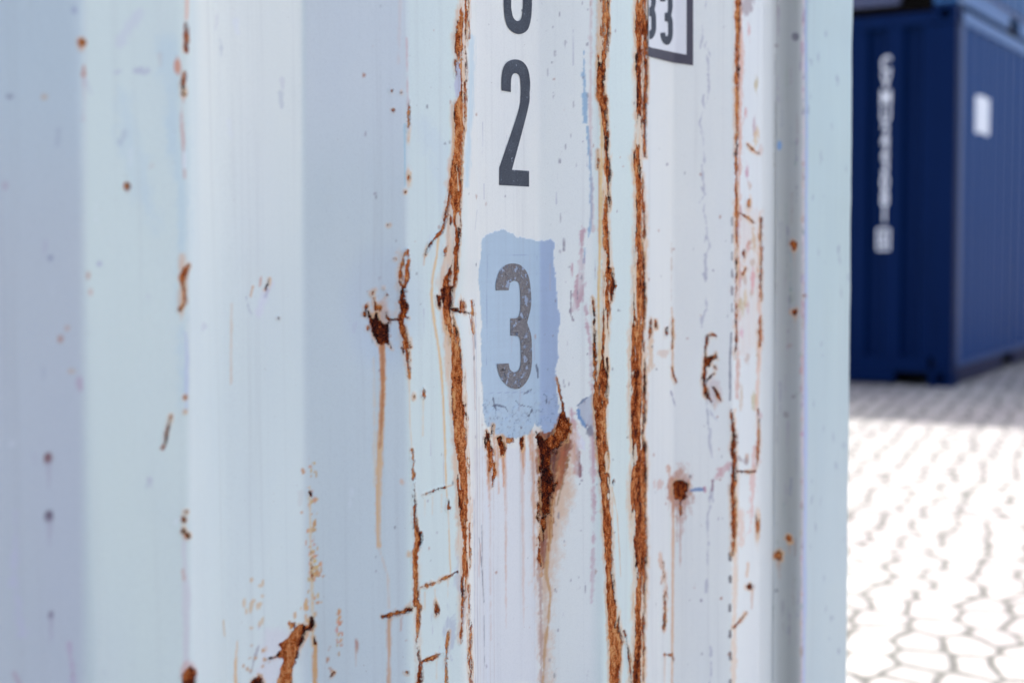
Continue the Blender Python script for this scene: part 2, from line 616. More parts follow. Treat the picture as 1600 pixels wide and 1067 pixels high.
# profile of the side: (s along the wall, depth in from the outer flats)
folds = [(0.4964, 0.5689), (0.7747, 0.8426), (1.0547, 1.1283), (1.3349, 1.4124)]      # outer flats
inner = [(0.6324, 0.7104), (0.918, 1.0099), (1.196, 1.2702)]
prof = []
s = 0.4964
while s - 0.278 > S_END - L + 0.2:
    s -= 0.278
    prof = [(s - 0.068 - 0.070, 0.036), (s - 0.068, 0.036), (s, 0.0), (s + 0.072, 0.0)] + prof
prof = [(S_END - L + 0.15, 0.0)] + [p for p in prof if p[0] > S_END - L + 0.2]
prof += [(0.366, 0.036), (0.430, 0.036)] if prof[-1][0] < 0.366 else []
for k in range(4):
    prof += [(folds[k][0], 0.0), (folds[k][1], 0.0)]
    if k < 3:
        prof += [(inner[k][0], 0.036), (inner[k][1], 0.036)]
prof += [(1.4260, 0.020), (1.512, 0.024)]
post_prof = [(1.5105, 0.0235), (1.5230, 0.0), (1.5290, -0.006), (1.6835, -0.006), (1.6885, -0.001), (1.6885, 0.15), (1.55, 0.15)]


def resample(pts, us):
    P = np.array(pts)
    seg = np.hypot(*np.diff(P, axis=0).T)
    cu = np.concatenate([[0], np.cumsum(seg)])
    return cu, lambda u: np.stack([np.interp(u, cu, P[:, 0]), np.interp(u, cu, P[:, 1])], -1)


def vnoise(ua, za, fu, fz, seed):
    """smooth value noise, -1..1, on the tensor grid za x ua (frequencies per metre)"""
    a, b = ua * fu, za * fz
    a0, b0 = math.floor(a.min()), math.floor(b.min())
    na, nb = int(a.max() - a0) + 3, int(b.max() - b0) + 3
    G = np.random.RandomState(seed).uniform(-1, 1, (nb, na))
    def w(t, t0):
        i = np.floor(t).astype(int) - t0
        f = t - np.floor(t)
        return i, f * f * (3 - 2 * f)
    ia, fa = w(a, a0)
    ib, fb = w(b, b0)
    R = G[ib] * (1 - fb)[:, None] + G[ib + 1] * fb[:, None]
    return R[:, ia] * (1 - fa) + R[:, ia + 1] * fa


def fbm(ua, za, fu, fz, seed, oct=3, g=0.55):
    r, a, t = 0, 1.0, 0
    for k in range(oct):
        r = r + a * vnoise(ua, za, fu * 2 ** k, fz * 2 ** k, seed + 17 * k)
        t += a
        a *= g
    return r / t


def sstep(x, a, b):
    t = np.clip((x - a) / (b - a), 0, 1)
    return t * t * (3 - 2 * t)


class Sheet:
    """a folded steel sheet as a dense grid; wear is laid on it in survey coordinates X, Y
    (tenths-of-a-degree style readings taken from one station, stored per column and row of the sheet)"""
    def __init__(self, pts, fine_u, du, zlo, zhi, fz, dz, radius):
        cu, fn = resample(pts, None)
        P = np.array(pts)
        ulo = np.interp(fine_u[0], P[:, 0], cu) if fine_u[0] > P[0, 0] else 0.0
        uhi = cu[-1] if fine_u[1] is None else fine_u[1]
        fine = np.arange(ulo, uhi, du)
        knots = np.concatenate([[c - 0.004, c, c + 0.004] for c in cu])
        knots = knots[(knots >= 0) & (knots <= cu[-1])]
        knots = knots[(knots < ulo - 0.001) | (knots > uhi + 0.001)]
        self.u = np.unique(np.concatenate([fine, knots, [0.0, cu[-1]]]))
        # round the folds: average the profile over +-radius
        offs = np.linspace(-radius, radius, 9)
        q = np.mean([fn(np.clip(self.u + o, 0, cu[-1])) for o in offs], axis=0)
        q[0], q[-1] = fn(0.0), fn(cu[-1])
        self.q = q
        zf = np.arange(fz[0], fz[1], dz)
        self.z = np.unique(np.concatenate([[zlo, zhi], np.linspace(zlo, fz[0] - .01, 6), zf, np.linspace(fz[1] + .01, zhi, 6)]))
        tq = np.gradient(q, self.u, axis=0)
        tq /= np.linalg.norm(tq, axis=1)[:, None]
        # outward normal in plan: tangent (ds, dd) -> outward (-dd?)  with d measured inward
        self.nrm = tq[:, 1][:, None] * WV + tq[:, 0][:, None] * NV
        self.plan = q[:, 0][:, None] * WV - (D0 + q[:, 1])[:, None] * NV
        self.survey()
        n = self.X.shape
        self.paint = np.zeros(n + (3,), np.float32)
        self.rust = np.full(n, -6.0, np.float32)
        self.tone = np.full(n, 0.5, np.float32)
        self.h = np.zeros(n, np.float32)

    def survey(self):
        P = self.plan[None, :, :] + self.z[:, None, None] * np.array([0, 0, 1.0])
        d = P - EYE
        w = d @ FW
        w = np.maximum(w, 0.05)
        X = CX + FPX * (d @ RT) / w
        Y = CY - FPX * (d @ UP) / w
        X = np.maximum.accumulate(X, axis=1)          # folds that turn away keep the reading of the fold edge
        self.X, self.Y = X.astype(np.float32), Y.astype(np.float32)

    def at(self, x, y, off=0.0004):
        """point on the sheet for a survey reading"""
        i = np.argmin(np.abs(self.Y[:, np.argmin(np.abs(self.X[len(self.z) // 2] - x))] - y))
        row = self.X[i]
        j = int(np.searchsorted(row, x))
        j = min(max(j, 1), len(row) - 1)
        f = (x - row[j - 1]) / max(row[j] - row[j - 1], 1e-6)
        f = min(max(f, 0), 1)
        pl = self.plan[j - 1] * (1 - f) + self.plan[j] * f
        nn = self.nrm[j - 1] * (1 - f) + self.nrm[j] * f
        dxy = pl
        # exact height: solve Y along the vertical
        za, zb = self.z[0], self.z[-1]
        def yy(z):
            d = dxy + np.array([0, 0, z]) - EYE
            return CY - FPX * (d @ UP) / (d @ FW)
        for _ in range(30):
            zm = (za + zb) / 2
            if yy(zm) > y:
                za = zm
            else:
                zb = zm
        return dxy + np.array([0, 0, (za + zb) / 2]) + nn * off

    def win(self, x0, x1, y0, y1, pad=45):
        mid = self.X[len(self.z) // 2]
        js = np.where((mid > x0 - pad - 25) & (mid < x1 + pad + 25))[0]
        if len(js) == 0:
            return None
        a, b = js[0], js[-1] + 1
        Ys = self.Y[:, a:b]
        rows = np.where((Ys.max(1) > y0 - pad) & (Ys.min(1) < y1 + pad))[0]
        if len(rows) == 0:
            return None
        return (slice(rows[0], rows[-1] + 1), slice(a, b))

    # --- distance fields (positive inside, in survey units)
    def f_strip(self, rows):
        ys = [r[0] for r in rows]
        w = self.win(min(r[1] for r in rows), max(r[2] for r in rows), min(ys), max(ys))
        if w is None:
            return None, None
        X, Y = self.X[w], self.Y[w]
        xl = np.interp(Y, ys, [r[1] for r in rows])
        xr = np.interp(Y, ys, [r[2] for r in rows])
        d = np.minimum(X - xl, xr - X)
        d = np.minimum(d, np.minimum(Y - ys[0] + (30 if ys[0] <= 0 else 0), ys[-1] - Y + (30 if ys[-1] >= 1067 else 0)))
        return w, d

    def f_stroke(self, pts):
        xs = [p[0] for p in pts]
        ys = [p[1] for p in pts]
        w = self.win(min(xs), max(xs), min(ys), max(ys))
        if w is None:
            return None, None
        X, Y = self.X[w], self.Y[w]
        d = np.full(X.shape, -30.0)
        for (ax, ay, aw), (bx, by, bw) in zip(pts[:-1], pts[1:]):
            L2 = (bx - ax) ** 2 + (by - ay) ** 2 + 1e-9
            t = np.clip(((X - ax) * (bx - ax) + (Y - ay) * (by - ay)) / L2, 0, 1)
            dd = np.hypot(X - ax - t * (bx - ax), Y - ay - t * (by - ay))
            d = np.maximum(d, aw + (bw - aw) * t - dd)
        return w, d

    def f_poly(self, pts):
        P = np.array(pts, float)
        w = self.win(P[:, 0].min(), P[:, 0].max(), P[:, 1].min(), P[:, 1].max())
        if w is None:
            return None, None
        X, Y = self.X[w], self.Y[w]
        d = np.full(X.shape, 1e3)
        ins = np.zeros(X.shape, bool)
        for (ax, ay), (bx, by) in zip(P, np.roll(P, -1, 0)):
            t = np.clip(((X - ax) * (bx - ax) + (Y - ay) * (by - ay)) / ((bx - ax) ** 2 + (by - ay) ** 2 + 1e-9), 0, 1)
            d = np.minimum(d, np.hypot(X - ax - t * (bx - ax), Y - ay - t * (by - ay)))
            if ay != by:
                ins ^= ((Y < ay) != (Y < by)) & (X < (bx - ax) * (Y - ay) / (by - ay) + ax)
        return w, np.where(ins, d, -d)

    def f_spot(self, x, y, rx, ry):
        w = self.win(x - rx, x + rx, y - ry, y + ry)
        if w is None:
            return None, None
        return w, (1 - np.hypot((self.X[w] - x) / rx, (self.Y[w] - y) / ry)) * min(rx, ry)

    # --- laying wear
    def add_rust(self, wd, tone=None, jag=1.0, gain=1.0, holes=0.0):
        w, d = wd
        if w is None:
            return
        d = d * gain + self.J[w] * jag
        if holes:
            d = d - holes * sstep(self.JH[w], 0.10, 0.30)
        self.rust[w] = np.maximum(self.rust[w], d)
        if tone is not None:
            k = sstep(d, -1.5, 0.5)
            self.tone[w] = self.tone[w] * (1 - k) + tone * k

    def tint(self, wd, col, a, soft=4.0, jag=1.0, stretch=0.0):
        """soft or ragged layer of another colour over the paint"""
        w, d = wd
        if w is None:
            return
        k = sstep(d + self.J[w] * jag, -soft * 0.5, soft * 0.5) * a
        if stretch:
            k = k * (1 - stretch * sstep(self.JS[w], -0.25, 0.45))
        self.paint[w] = self.paint[w] * (1 - k[..., None]) + np.asarray(col) * k[..., None]

    def noises(self):
        u, z = self.u, self.z
        self.J = 1.7 * fbm(u, z, 190, 170, 5, 3, 0.85) + 0.9 * fbm(u, z, 60, 50, 6, 2)
        self.JH = fbm(u, z, 160, 34, 77, 3)
        self.JS = fbm(u, z, 420, 26, 31, 3)
        self.JL = fbm(u, z, 14, 5, 8, 4)

    def mesh(self, name, parent):
        X = self.X
        r = self.rust
        J = self.J
        k = sstep(r, -0.8, 1.2)
        h = self.h + k * (-0.5 + 1.9 * fbm(self.u, self.z, 180, 90, 91, 4, 0.7)) + (0.8 + .8 * fbm(self.u, self.z, 90, 60, 92, 2)) * np.exp(-((r + 1.4) / 0.9) ** 2)
        h = h + 0.03 * fbm(self.u, self.z, 60, 40, 45, 3)
        P = self.plan[None] + self.z[:, None, None] * np.array([0, 0, 1.0]) + (h * 0.001)[..., None] * self.nrm[None]
        nz, nu = X.shape
        A = np.array(NEAR_INV.to_3x3())
        P = P.reshape(-1, 3) @ A.T + np.array(NEAR_INV.translation)
        idx = np.arange(nz * nu).reshape(nz, nu)
        q = np.stack([idx[:-1, :-1], idx[:-1, 1:], idx[1:, 1:], idx[1:, :-1]], -1).reshape(-1, 4)
        me = bpy.data.meshes.new(name)
        me.vertices.add(len(P))
        me.vertices.foreach_set('co', P.astype(np.float32).ravel())
        me.loops.add(q.size)
        me.loops.foreach_set('vertex_index', q.ravel().astype(np.int32))
        me.polygons.add(len(q))
        me.polygons.foreach_set('loop_start', (np.arange(len(q)) * 4).astype(np.int32))
        me.polygons.foreach_set('use_smooth', np.ones(len(q), bool))
        me.update(calc_edges=True)
        c = np.ones((len(P), 4), np.float32)
        c[:, :3] = self.paint.reshape(-1, 3)
        a = me.attributes.new('paint', 'FLOAT_COLOR', 'POINT')
        a.data.foreach_set('color', c.ravel())
        for nm, arr in (('rust', np.clip(r, -6, 6)), ('tone', self.tone)):
            a = me.attributes.new(nm, 'FLOAT', 'POINT')
            a.data.foreach_set('value', arr.ravel().astype(np.float32))
        return link(name, me, M_W, parent)


panel = Sheet(prof, (0.425, None), 0.0012, 0.167, H - 0.09, (0.425, 1.315), 0.0009, 0.0030)
post = Sheet(post_prof, (1.51, 0.22), 0.0016, 0.119, H - 0.119, (0.425, 1.315), 0.0016, 0.0022)

#PAINTWORK
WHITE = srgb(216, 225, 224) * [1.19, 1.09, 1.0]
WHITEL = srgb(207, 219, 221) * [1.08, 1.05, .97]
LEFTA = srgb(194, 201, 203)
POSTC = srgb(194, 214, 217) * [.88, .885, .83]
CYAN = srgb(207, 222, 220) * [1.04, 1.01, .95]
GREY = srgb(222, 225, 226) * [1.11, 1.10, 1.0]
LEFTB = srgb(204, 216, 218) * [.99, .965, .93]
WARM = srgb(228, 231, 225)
OCHRE = srgb(216, 160, 96)
ORANGE = srgb(190, 112, 54)
BROWN = srgb(140, 70, 44)
PINK = srgb(196, 140, 150)
BLUE = srgb(122, 168, 200)
SLATE = srgb(110, 112, 130)
PATCH = srgb(177, 197, 209)


def wear(S):
    S.noises()
    X, Y = S.X, S.Y
    x = X
    # base coat: weathered tint per face; shade in the channel painted as dark grey
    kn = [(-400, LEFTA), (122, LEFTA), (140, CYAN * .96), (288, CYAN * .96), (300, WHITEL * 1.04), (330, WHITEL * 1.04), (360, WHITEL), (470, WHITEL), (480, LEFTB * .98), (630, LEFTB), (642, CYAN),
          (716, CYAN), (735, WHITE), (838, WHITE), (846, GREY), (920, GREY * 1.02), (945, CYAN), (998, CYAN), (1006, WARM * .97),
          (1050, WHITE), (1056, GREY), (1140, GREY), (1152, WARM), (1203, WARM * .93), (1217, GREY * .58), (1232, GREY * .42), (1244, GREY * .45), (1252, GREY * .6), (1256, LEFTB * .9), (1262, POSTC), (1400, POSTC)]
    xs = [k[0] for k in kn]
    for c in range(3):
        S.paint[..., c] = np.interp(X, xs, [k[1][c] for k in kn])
    S.paint *= (1 + 0.035 * S.JL)[..., None]
    k = sstep(X, 1256, 1262) * sstep(Y + 40 * S.JL, 380, 900) * .7
    S.paint = S.paint * (1 + k[..., None] * np.array([.10, .01, .05]))
    k = (1 - sstep(X, 124, 136)) * sstep(-Y + 60 * S.JL, -420, -40) * .8
    S.paint = S.paint * (1 + k[..., None] * np.array([-.02, .06, .06]))
    # violet bloom low on the left, blue-green washes
    v = sstep(fbm(S.u, S.z, 10, 4, 12, 3), 0.0, 0.5) * sstep(-X, -640, -60) * 0.1
    S.paint = (S.paint * (1 - v[..., None]) + srgb(186, 182, 208) * v[..., None]).astype(np.float32)
    T, R = S.tint, S.add_rust
    st, po, sp, sr = S.f_stroke, S.f_poly, S.f_spot, S.f_strip
    # --- washes
    T(st([(262, 60, 10), (270, 180, 16), (286, 300, 10), (282, 420, 6), (284, 640, 3)]), srgb(176, 203, 214), .4, 20, 8, .4)
    T(st([(190, 150, 12), (215, 260, 20), (240, 360, 8)]), srgb(180, 202, 214), .3, 24, 10, .5)
    T(st([(215, 20, 8), (190, 70, 10)]), srgb(196, 196, 210), .4, 10, 5)
    T(st([(660, 200, 14), (690, 240, 16), (700, 330, 10)]), srgb(196, 210, 216), .35, 24, 8)
    T(st([(737, 60, 5), (735, 180, 5), (730, 290, 3)]), srgb(178, 208, 220), .6, 6, 2)
    T(st([(632, 195, 1.4), (633, 290, 1.2)]), srgb(120, 186, 206), .7, 2, .6)
    k = sstep(X, 474, 482) * sstep(-X, -636, -628) * sstep(-Y + 20 * S.JL, -330, -120) * .4  # slope lighter towards the top: gradient of the light painted in
    S.paint = S.paint * (1 - k[..., None]) + srgb(218, 221, 222) * k[..., None]
    T(sp(600, 480, 60, 90), srgb(180, 194, 210), .3, 40, 0)
    T(po([(740, 700), (842, 700), (842, 1067), (740, 1067)]), srgb(216, 218, 222), .5, 10, 3)
    k = sstep(X, 300, 320) * sstep(-X, -476, -468) * sstep(-Y + 30 * S.JL, -620, -60)  # inner flat brightened upwards: falloff of light put into the coat
    S.paint = S.paint * (1 + k[..., None] * np.array([.16, .09, .05])).astype(np.float32)
    T(st([(760, 760, 1), (762, 1067, 1)]), srgb(226, 228, 230), .7, 3, .5)
    # --- blue scrape beside the second ridge
    T(st([(912, 80, 1.5), (914, 190, 3)]), BLUE, .75, 2, 2.2)
    T(st([(918, 200, 2), (923, 270, 3), (924, 345, 1.5), (919, 372, 1)]), BLUE, .75, 2, 1.8)
    T(st([(914, 388, 1.2), (912, 410, 1.2)]), BLUE, .7, 2, 1)
    T(st([(924, 0, 1), (922, 200, 2), (926, 360, 2)]), srgb(206, 176, 170), .55, 4, 2)
    # --- pink primer showing
    T(st([(909, 362, 3), (908, 430, 5), (902, 470, 7), (899, 490, 4)]), PINK, .75, 5, 4, .6)
    T(st([(914, 480, 3), (922, 540, 4), (926, 620, 3)]), PINK, .75, 5, 3, .5)
    T(st([(893, 455, 1), (892, 488, 1.4), (896, 500, .8)]), srgb(126, 100, 116), .75, 2, 1.8)
    T(sp(894, 420, 1.6, 10), PINK, .7, 2, 1)
    T(st([(892, 640, 5), (896, 690, 8), (903, 735, 5), (905, 745, 2)]), PINK, .8, 6, 4, .5)
    T(st([(923, 650, 4), (926, 720, 5), (928, 790, 3), (927, 860, 2), (925, 940, 1)]), PINK, .75, 5, 3, .5)
    T(st([(903, 700, 2), (906, 742, 3)]), srgb(120, 74, 88), .8, 3, 2.5, .5)
    T(po([(894, 668), (905, 676), (915, 690), (916, 705), (905, 700), (896, 684)]), srgb(232, 232, 236), .9, 2, 2)
    T(po([(902, 632), (914, 622), (926, 612), (932, 640), (928, 672), (916, 665), (905, 652)]), srgb(182, 188, 198), .8, 4, 3)
    T(st([(902, 634, 1.6), (912, 624, 2), (924, 617, 1.2)]), srgb(104, 122, 150), .85, 2, 2.2)
    T(st([(903, 640, 1.5), (905, 652, 3.2), (912, 662, 2.2), (918, 670, 1.2)]), srgb(96, 142, 188), .9, 2, 2.0)
    T(sp(922, 674, 6, 8), srgb(120, 122, 134), .8, 4, 2)
    T(st([(930, 678, 2), (933, 706, 2)]), srgb(140, 176, 190), .8, 3, 1.5)
    T(sp(932, 755, 2.5, 5), srgb(116, 118, 140), .8, 2, 2)
    # --- the broad brown wash below the repainted patch, then its runs
    T(po([(836, 676), (896, 662), (902, 700), (892, 770), (876, 840), (866, 900), (860, 970), (856, 1067), (846, 1067), (840, 850), (836, 740)]),
      srgb(224, 178, 134), .7, 24, 7, .25)
    T(po([(840, 682), (878, 640), (893, 655), (890, 700), (884, 740), (868, 770), (858, 830), (851, 880), (847, 900), (842, 880), (841, 800), (838, 740)]),
      srgb(148, 74, 42), .97, 6, 4, .12)
    T(po([(848, 690), (880, 660), (886, 690), (872, 740), (856, 800), (850, 830), (850, 760)]), srgb(92, 42, 32), .88, 6, 5, .3)
    rq = np.random.RandomState(5)
    for _ in range(46):
        x0, y0 = rq.uniform(838, 892), rq.uniform(678, 720)
        ln = rq.uniform(30, 210) * (1 - abs(x0 - 856) / 60)
        T(st([(x0, y0, rq.uniform(.8, 2.2)), (x0 - (x0 - 850) * .3, y0 + ln * .6, rq.uniform(.6, 1.4)), (x0 - (x0 - 850) * .5, y0 + ln, .3)]), srgb(*rq.uniform([120, 56, 32], [196, 120, 70])), rq.uniform(.35, .85), 2.5, 1.2)
    T(st([(843, 880, 3), (845, 950, 2.5), (846, 1067, 2)]), srgb(184, 150, 136), .8, 4, 1.5)
    T(st([(872, 740, 4), (862, 790, 3), (858, 850, 3), (853, 895, 3), (860, 925, 2.5), (857, 970, 2.5), (851, 1010, 2), (848, 1067, 2)]), srgb(208, 162, 112), .95, 3, .9)
    T(st([(864, 770, 1), (860, 810, 1.2), (857, 860, 1)]), srgb(176, 104, 44), .8, 2, .8)
    T(st([(876, 690, 6), (878, 730, 6), (866, 770, 3)]), srgb(176, 96, 56), .8, 9, 4, .4)
    for x0, y1, wd_, a in ((762, 790, 2.4, .85), (765, 1000, 1, .3), (773, 740, 1.5, .7), (785, 760, 3, .8), (789, 980, 2, .45), (817, 740, 4, .7), (816, 980, 3, .28), (833, 900, 3, .5), (829, 720, 2, .6), (777, 770, 1.2, .6)):
        T(st([(x0 - 3, 672, wd_ * .9), (x0, 700, wd_), (x0 + 1, (700 + y1) / 2, wd_ * .7), (x0 + 2, y1, .4)]), srgb(206, 136, 80), min(1, a * 1.15), 4, 1.2, .4)
    R(po([(758, 672), (763, 676), (766, 700), (768, 730), (764, 735), (760, 705)]), .55, 1.6, 1, 2)
    R(po([(776, 684), (784, 680), (788, 700), (790, 715), (784, 712)]), .35, 2.0, 1, 2)
    R(st([(768, 700, 1), (771, 740, 1.0), (768, 760, .3)]), .6, 2.2)
    R(po([(812, 684), (818, 682), (818, 696), (815, 704)]), .4, 1.4)
    R(po([(790, 685), (802, 684), (800, 690), (792, 692)]), .5, 1.6)
    R(po([(835, 674), (848, 684), (858, 680), (866, 668), (873, 655), (877, 640), (880, 636), (889, 646), (891, 662), (886, 684), (880, 690), (870, 706), (856, 700), (846, 704), (838, 690)]),
      .3, 3.6, 1, 6)
    R(st([(871, 592, 1.5), (874, 610, 2), (878, 628, 2), (880, 640, 2)]), .6, 1.6)
    R(po([(846, 690), (870, 698), (868, 740), (860, 780), (853, 830), (850, 870), (846, 860), (844, 800), (842, 740)]), .12, 2.4, .45, 3)
    R(st([(842, 745, .5), (840, 800, .8), (843, 860, 1), (846, 900, .6)]), .4, 2.4, 1, 2)
    # --- repainted patch
    pp = po([(752, 374), (757, 368), (770, 363), (785, 360), (800, 365), (806, 371), (820, 373), (838, 377), (850, 377), (860, 374), (866, 379), (864, 395), (866, 420), (868, 440), (871, 470), (875, 500),
             (873, 530), (872, 560), (867, 573), (869, 600), (872, 630), (873, 648), (868, 662), (860, 672), (850, 676), (843, 668), (835, 664), (828, 676), (818, 680), (806, 685), (796, 684), (784, 679),
             (770, 676), (760, 664), (754, 650), (753, 600), (751, 500), (749, 420)])
    if pp[0] is not None:
        w, d = pp
        dd = d + S.J[w] * (1.5 + 1.6 * sstep(Y[w], 640, 668))
        k = sstep(dd, -.4, .6)
        lowp = sstep(Y[w], 600, 640)
        pc = PATCH * (1 + 0.05 * S.JL[w])[..., None]
        right = sstep(X[w], 840, 846)
        pc = pc * (1 - right[..., None]) + srgb(168, 185, 207) * right[..., None]
        S.paint[w] = S.paint[w] * (1 - k[..., None]) + pc * k[..., None]
        S.rust[w] = np.minimum(S.rust[w], -dd * 1.5 + 1.5)
        brush = fbm(S.u, S.z, 300, 14, 71, 3)[w] + .6 * fbm(S.u, S.z, 20, 420, 72, 2)[w]
        S.paint[w] *= (1 + .035 * brush * k)[..., None]
        S.h[w] += k * (.3 + .05 * brush) + .25 * np.exp(-((dd - 1.5) / 1.2) ** 2)
        # cracked, wrinkled lower part
        cr = fbm(S.u, S.z, 110, 130, 63, 4, .6)[w]
        ck = np.exp(-(cr / .035) ** 2) * k * lowp
        S.paint[w] = S.paint[w] * (1 - .55 * ck[..., None]) + srgb(96, 108, 140) * .55 * ck[..., None]
        S.h[w] += k * lowp * (cr * 1.1 + .3 * fbm(S.u, S.z, 300, 300, 64, 2)[w]) - ck * .25
    for pts in ([(771, 634, .8), (778, 633, 1), (790, 636, 1), (794, 643, .8)], [(806, 626, .6), (812, 633, .8), (830, 636, .8)], [(830, 640, 1.2), (826, 650, 1.2)],
                [(818, 615, 1.2), (830, 608, 1)], [(845, 612, .8), (853, 618, 1), (854, 630, .8)], [(838, 570, .8), (841, 590, 1)], [(770, 622, .8), (774, 640, .9)]):
        T(st(pts), srgb(70, 76, 100), .8, 1.2, 1.4)
    R(st([(769, 664, 1.6), (767, 680, 1.2)]), .0, .4)
    R(st([(757, 684, 1.2), (757, 692, .8)]), .0, .3)
    # faint ruled box round the digit
    for pts in ([(761, 398, .35), (838, 399, .35)], [(761, 398, .35), (760, 570, .35)], [(838, 399, .35), (838, 470, .3)], [(762, 614, .35), (836, 612, .35)]):
        T(st(pts), srgb(140, 158, 188), .7, .9, .3)
    # --- the rust band left of the digits
    a = [(-30, 722, 731), (0, 722, 731), (12, 720, 731), (20, 715, 731), (50, 712, 729), (55, 710, 728), (80, 711, 728), (97, 716, 728), (130, 720, 728), (142, 719, 728), (152, 716, 728), (165, 710, 727),
         (180, 708, 727), (200, 711, 726), (230, 711, 722), (260, 706, 721), (285, 702, 721), (300, 706, 721), (340, 704, 719), (380, 702, 719), (405, 700, 717), (425, 692, 716), (440, 687, 715),
         (455, 692, 711), (470, 690, 711), (480, 692, 710), (500, 698, 712), (530, 700, 718), (560, 700, 722), (590, 703, 724), (620, 706, 725), (650, 708, 727), (690, 710, 727), (720, 712, 731),
         (760, 715, 733), (800, 717, 734), (850, 718, 734), (885, 720, 733), (905, 720, 728), (930, 720, 725), (970, 720, 723), (1005, 718, 721)]
    T(sr([(y, l - 5, r + 2) for y, l, r in a]), srgb(224, 164, 102), .6, 7, 2.5, .45)
    R(sr(a), .58, 1.5, 1, 9)
    T(po([(711, 97), (719, 97), (720, 140), (712, 158), (710, 140)]), srgb(188, 190, 204), .9, 2, 1)
    R(st([(711, 95, 1.2), (712, 120, .5)]), .3, 1.2)
    R(st([(727, 100, 1.2), (727, 125, 1.2)]), .0, .6)
    R(st([(730, 18, .9), (731, 60, .7)]), .0, .6)
    R(st([(710, 176, 1.6), (709, 184, 1)]), .05, .6)
    R(st([(731, 915, .8), (732, 960, .6)]), .6, 1.5)
    R(st([(731, 960, 1.5), (733, 990, 3), (733, 1020, 3), (734, 1095, 3)]), .62, 1.6, 1, 2)
    R(st([(700, 985, 1.2), (697, 1010, 1.4), (696, 1095, 1.2)]), .6, 1.0)
    # branch and its runs
    R(st([(706, 284, 1.6), (700, 320, 1.4), (694, 350, 1.6), (690, 362, 1.8), (683, 368, 1.4), (672, 382, 1.4), (665, 398, .8)]), .45, 1.0)
    T(st([(664, 398, 1.2), (663, 414, .5)]), OCHRE, .8, 2, .5)
    T(st([(708, 180, 1), (708, 230, 1), (701, 300, 1.2)]), OCHRE, .8, 2.5, .5)
    T(st([(685, 366, 2), (683, 400, 1.8), (677, 430, 1.8), (675, 460, 1.8), (679, 500, 2), (688, 560, 2), (692, 610, 1.8), (695, 680, 1.4), (697, 760, 1), (700, 790, 1), (704, 900, 1)]), srgb(226, 188, 128), .9, 2.5, .7)
    R(sp(701, 794, 3, 3), .45, 1.4)
    R(sp(695, 391, 2, 5), .6, 1)
    R(po([(683, 461), (690, 462), (693, 478), (689, 482), (685, 476)]), .12, 1.0)
    R(st([(684, 462, 1.6), (686, 470, 2)]), .0, .5)
    R(po([(690, 452), (712, 448), (712, 482), (700, 484), (692, 474)]), .15, 1.6)
    R(st([(708, 483, 2.4), (716, 484, 2.4), (724, 487, 2), (740, 490, 1.6)]), .12, 1.2)
    R(st([(739, 470, .8), (738, 500, 1), (739, 520, .7)]), .7, 1.6)
    T(st([(739, 500, 1.5), (741, 560, 1.2), (742, 640, 1)]), srgb(206, 176, 160), .7, 3, 1)
    T(st([(742, 510, .7), (743, 545, .5)]), SLATE, .8, 1.5, .4)
    R(sp(727, 478, 3, 7), .62, 2)
    T(st([(748, 840, .6), (752, 880, .6), (756, 940, .6)]), srgb(96, 104, 118), .8, 1.2, .5)
    T(st([(752, 820, .5), (755, 930, .5)]), srgb(110, 116, 130), .7, 1.2, .4)
    T(st([(750, 850, 1.5), (748, 900, 1)]), srgb(206, 160, 140), .5, 3, 1)
    T(st([(740, 780, .4), (742, 1067, .4)]), srgb(170, 172, 180), .7, 1, .3)
    T(st([(756, 960, .5), (757, 1040, .5)]), srgb(110, 116, 130), .6, 1.2, .8)
    # vertical pinstripe runs on the turned-away face
    for q, xx in enumerate((741, 744, 748, 753, 764, 770)):
        T(st([(xx, 560 + 30 * q, .5), (xx + 1, 800, .5), (xx + 2, 1067, .4)]), srgb(206, 196, 188), .55, 1.4, .4)
    T(st([(744, 500, .6), (746, 1067, .6)]), srgb(190, 190, 196), .6, 1.2, .3)
    # --- gouged dent at the third fold of the ridge
    T(sp(600, 500, 14, 34), srgb(214, 150, 96), .55, 10, 5, .5)
    R(po([(578, 474), (581, 488), (586, 500), (590, 497), (591, 490), (595, 489), (599, 500), (604, 506), (611, 508), (613, 516), (611, 528), (614, 540), (616, 547), (611, 541), (604, 536), (600, 541),
          (594, 538), (589, 524), (585, 510), (580, 494)]), .06, 1.6)
    R(st([(588, 466, .6), (592, 484, .8)]), .2, .8)
    R(st([(612, 505, 1.6), (612, 518, 1.2)]), .05, .8)
    for k_, (xx, yy, rr) in enumerate([(576, 480, 3), (573, 492, 2), (584, 458, 2), (579, 512, 2), (590, 455, 1.5), (603, 450, 1.4), (607, 460, 1.2), (598, 482, 2.2)]):
        R(sp(xx, yy, rr, rr * 1.3), .7, 2.2)
    T(st([(601, 540, 5.5), (600, 580, 5), (597, 640, 4.6), (594, 700, 4.4), (592, 770, 4.2), (591, 838, 4.2), (592, 853, 3)]), srgb(222, 176, 118), .92, 2.5, 1.0, .25)
    T(st([(601, 540, 5), (599, 600, 3.6), (596, 660, 2.4), (594, 700, .8)]), srgb(188, 112, 44), .95, 4, 1.4, .3)
    T(st([(592, 855, 1.5), (600, 880, 1.5), (606, 900, 1.4), (608, 950, 1.2)]), srgb(212, 196, 178), .7, 3, .8)
    T(st([(586, 560, 1.5), (585, 690, 2), (586, 760, .6)]), srgb(220, 196, 160), .5, 4, 1.5)
    # ridge corner rust
    R(st([(632, 396, .6), (628, 420, 1.4), (627, 440, 2.2), (633, 455, 3)]), .62, 2.4, 1, 2)
    R(st([(638, 392, .4), (638, 420, 1.8), (634, 450, 2)]), .62, 2.4, 1, 2)
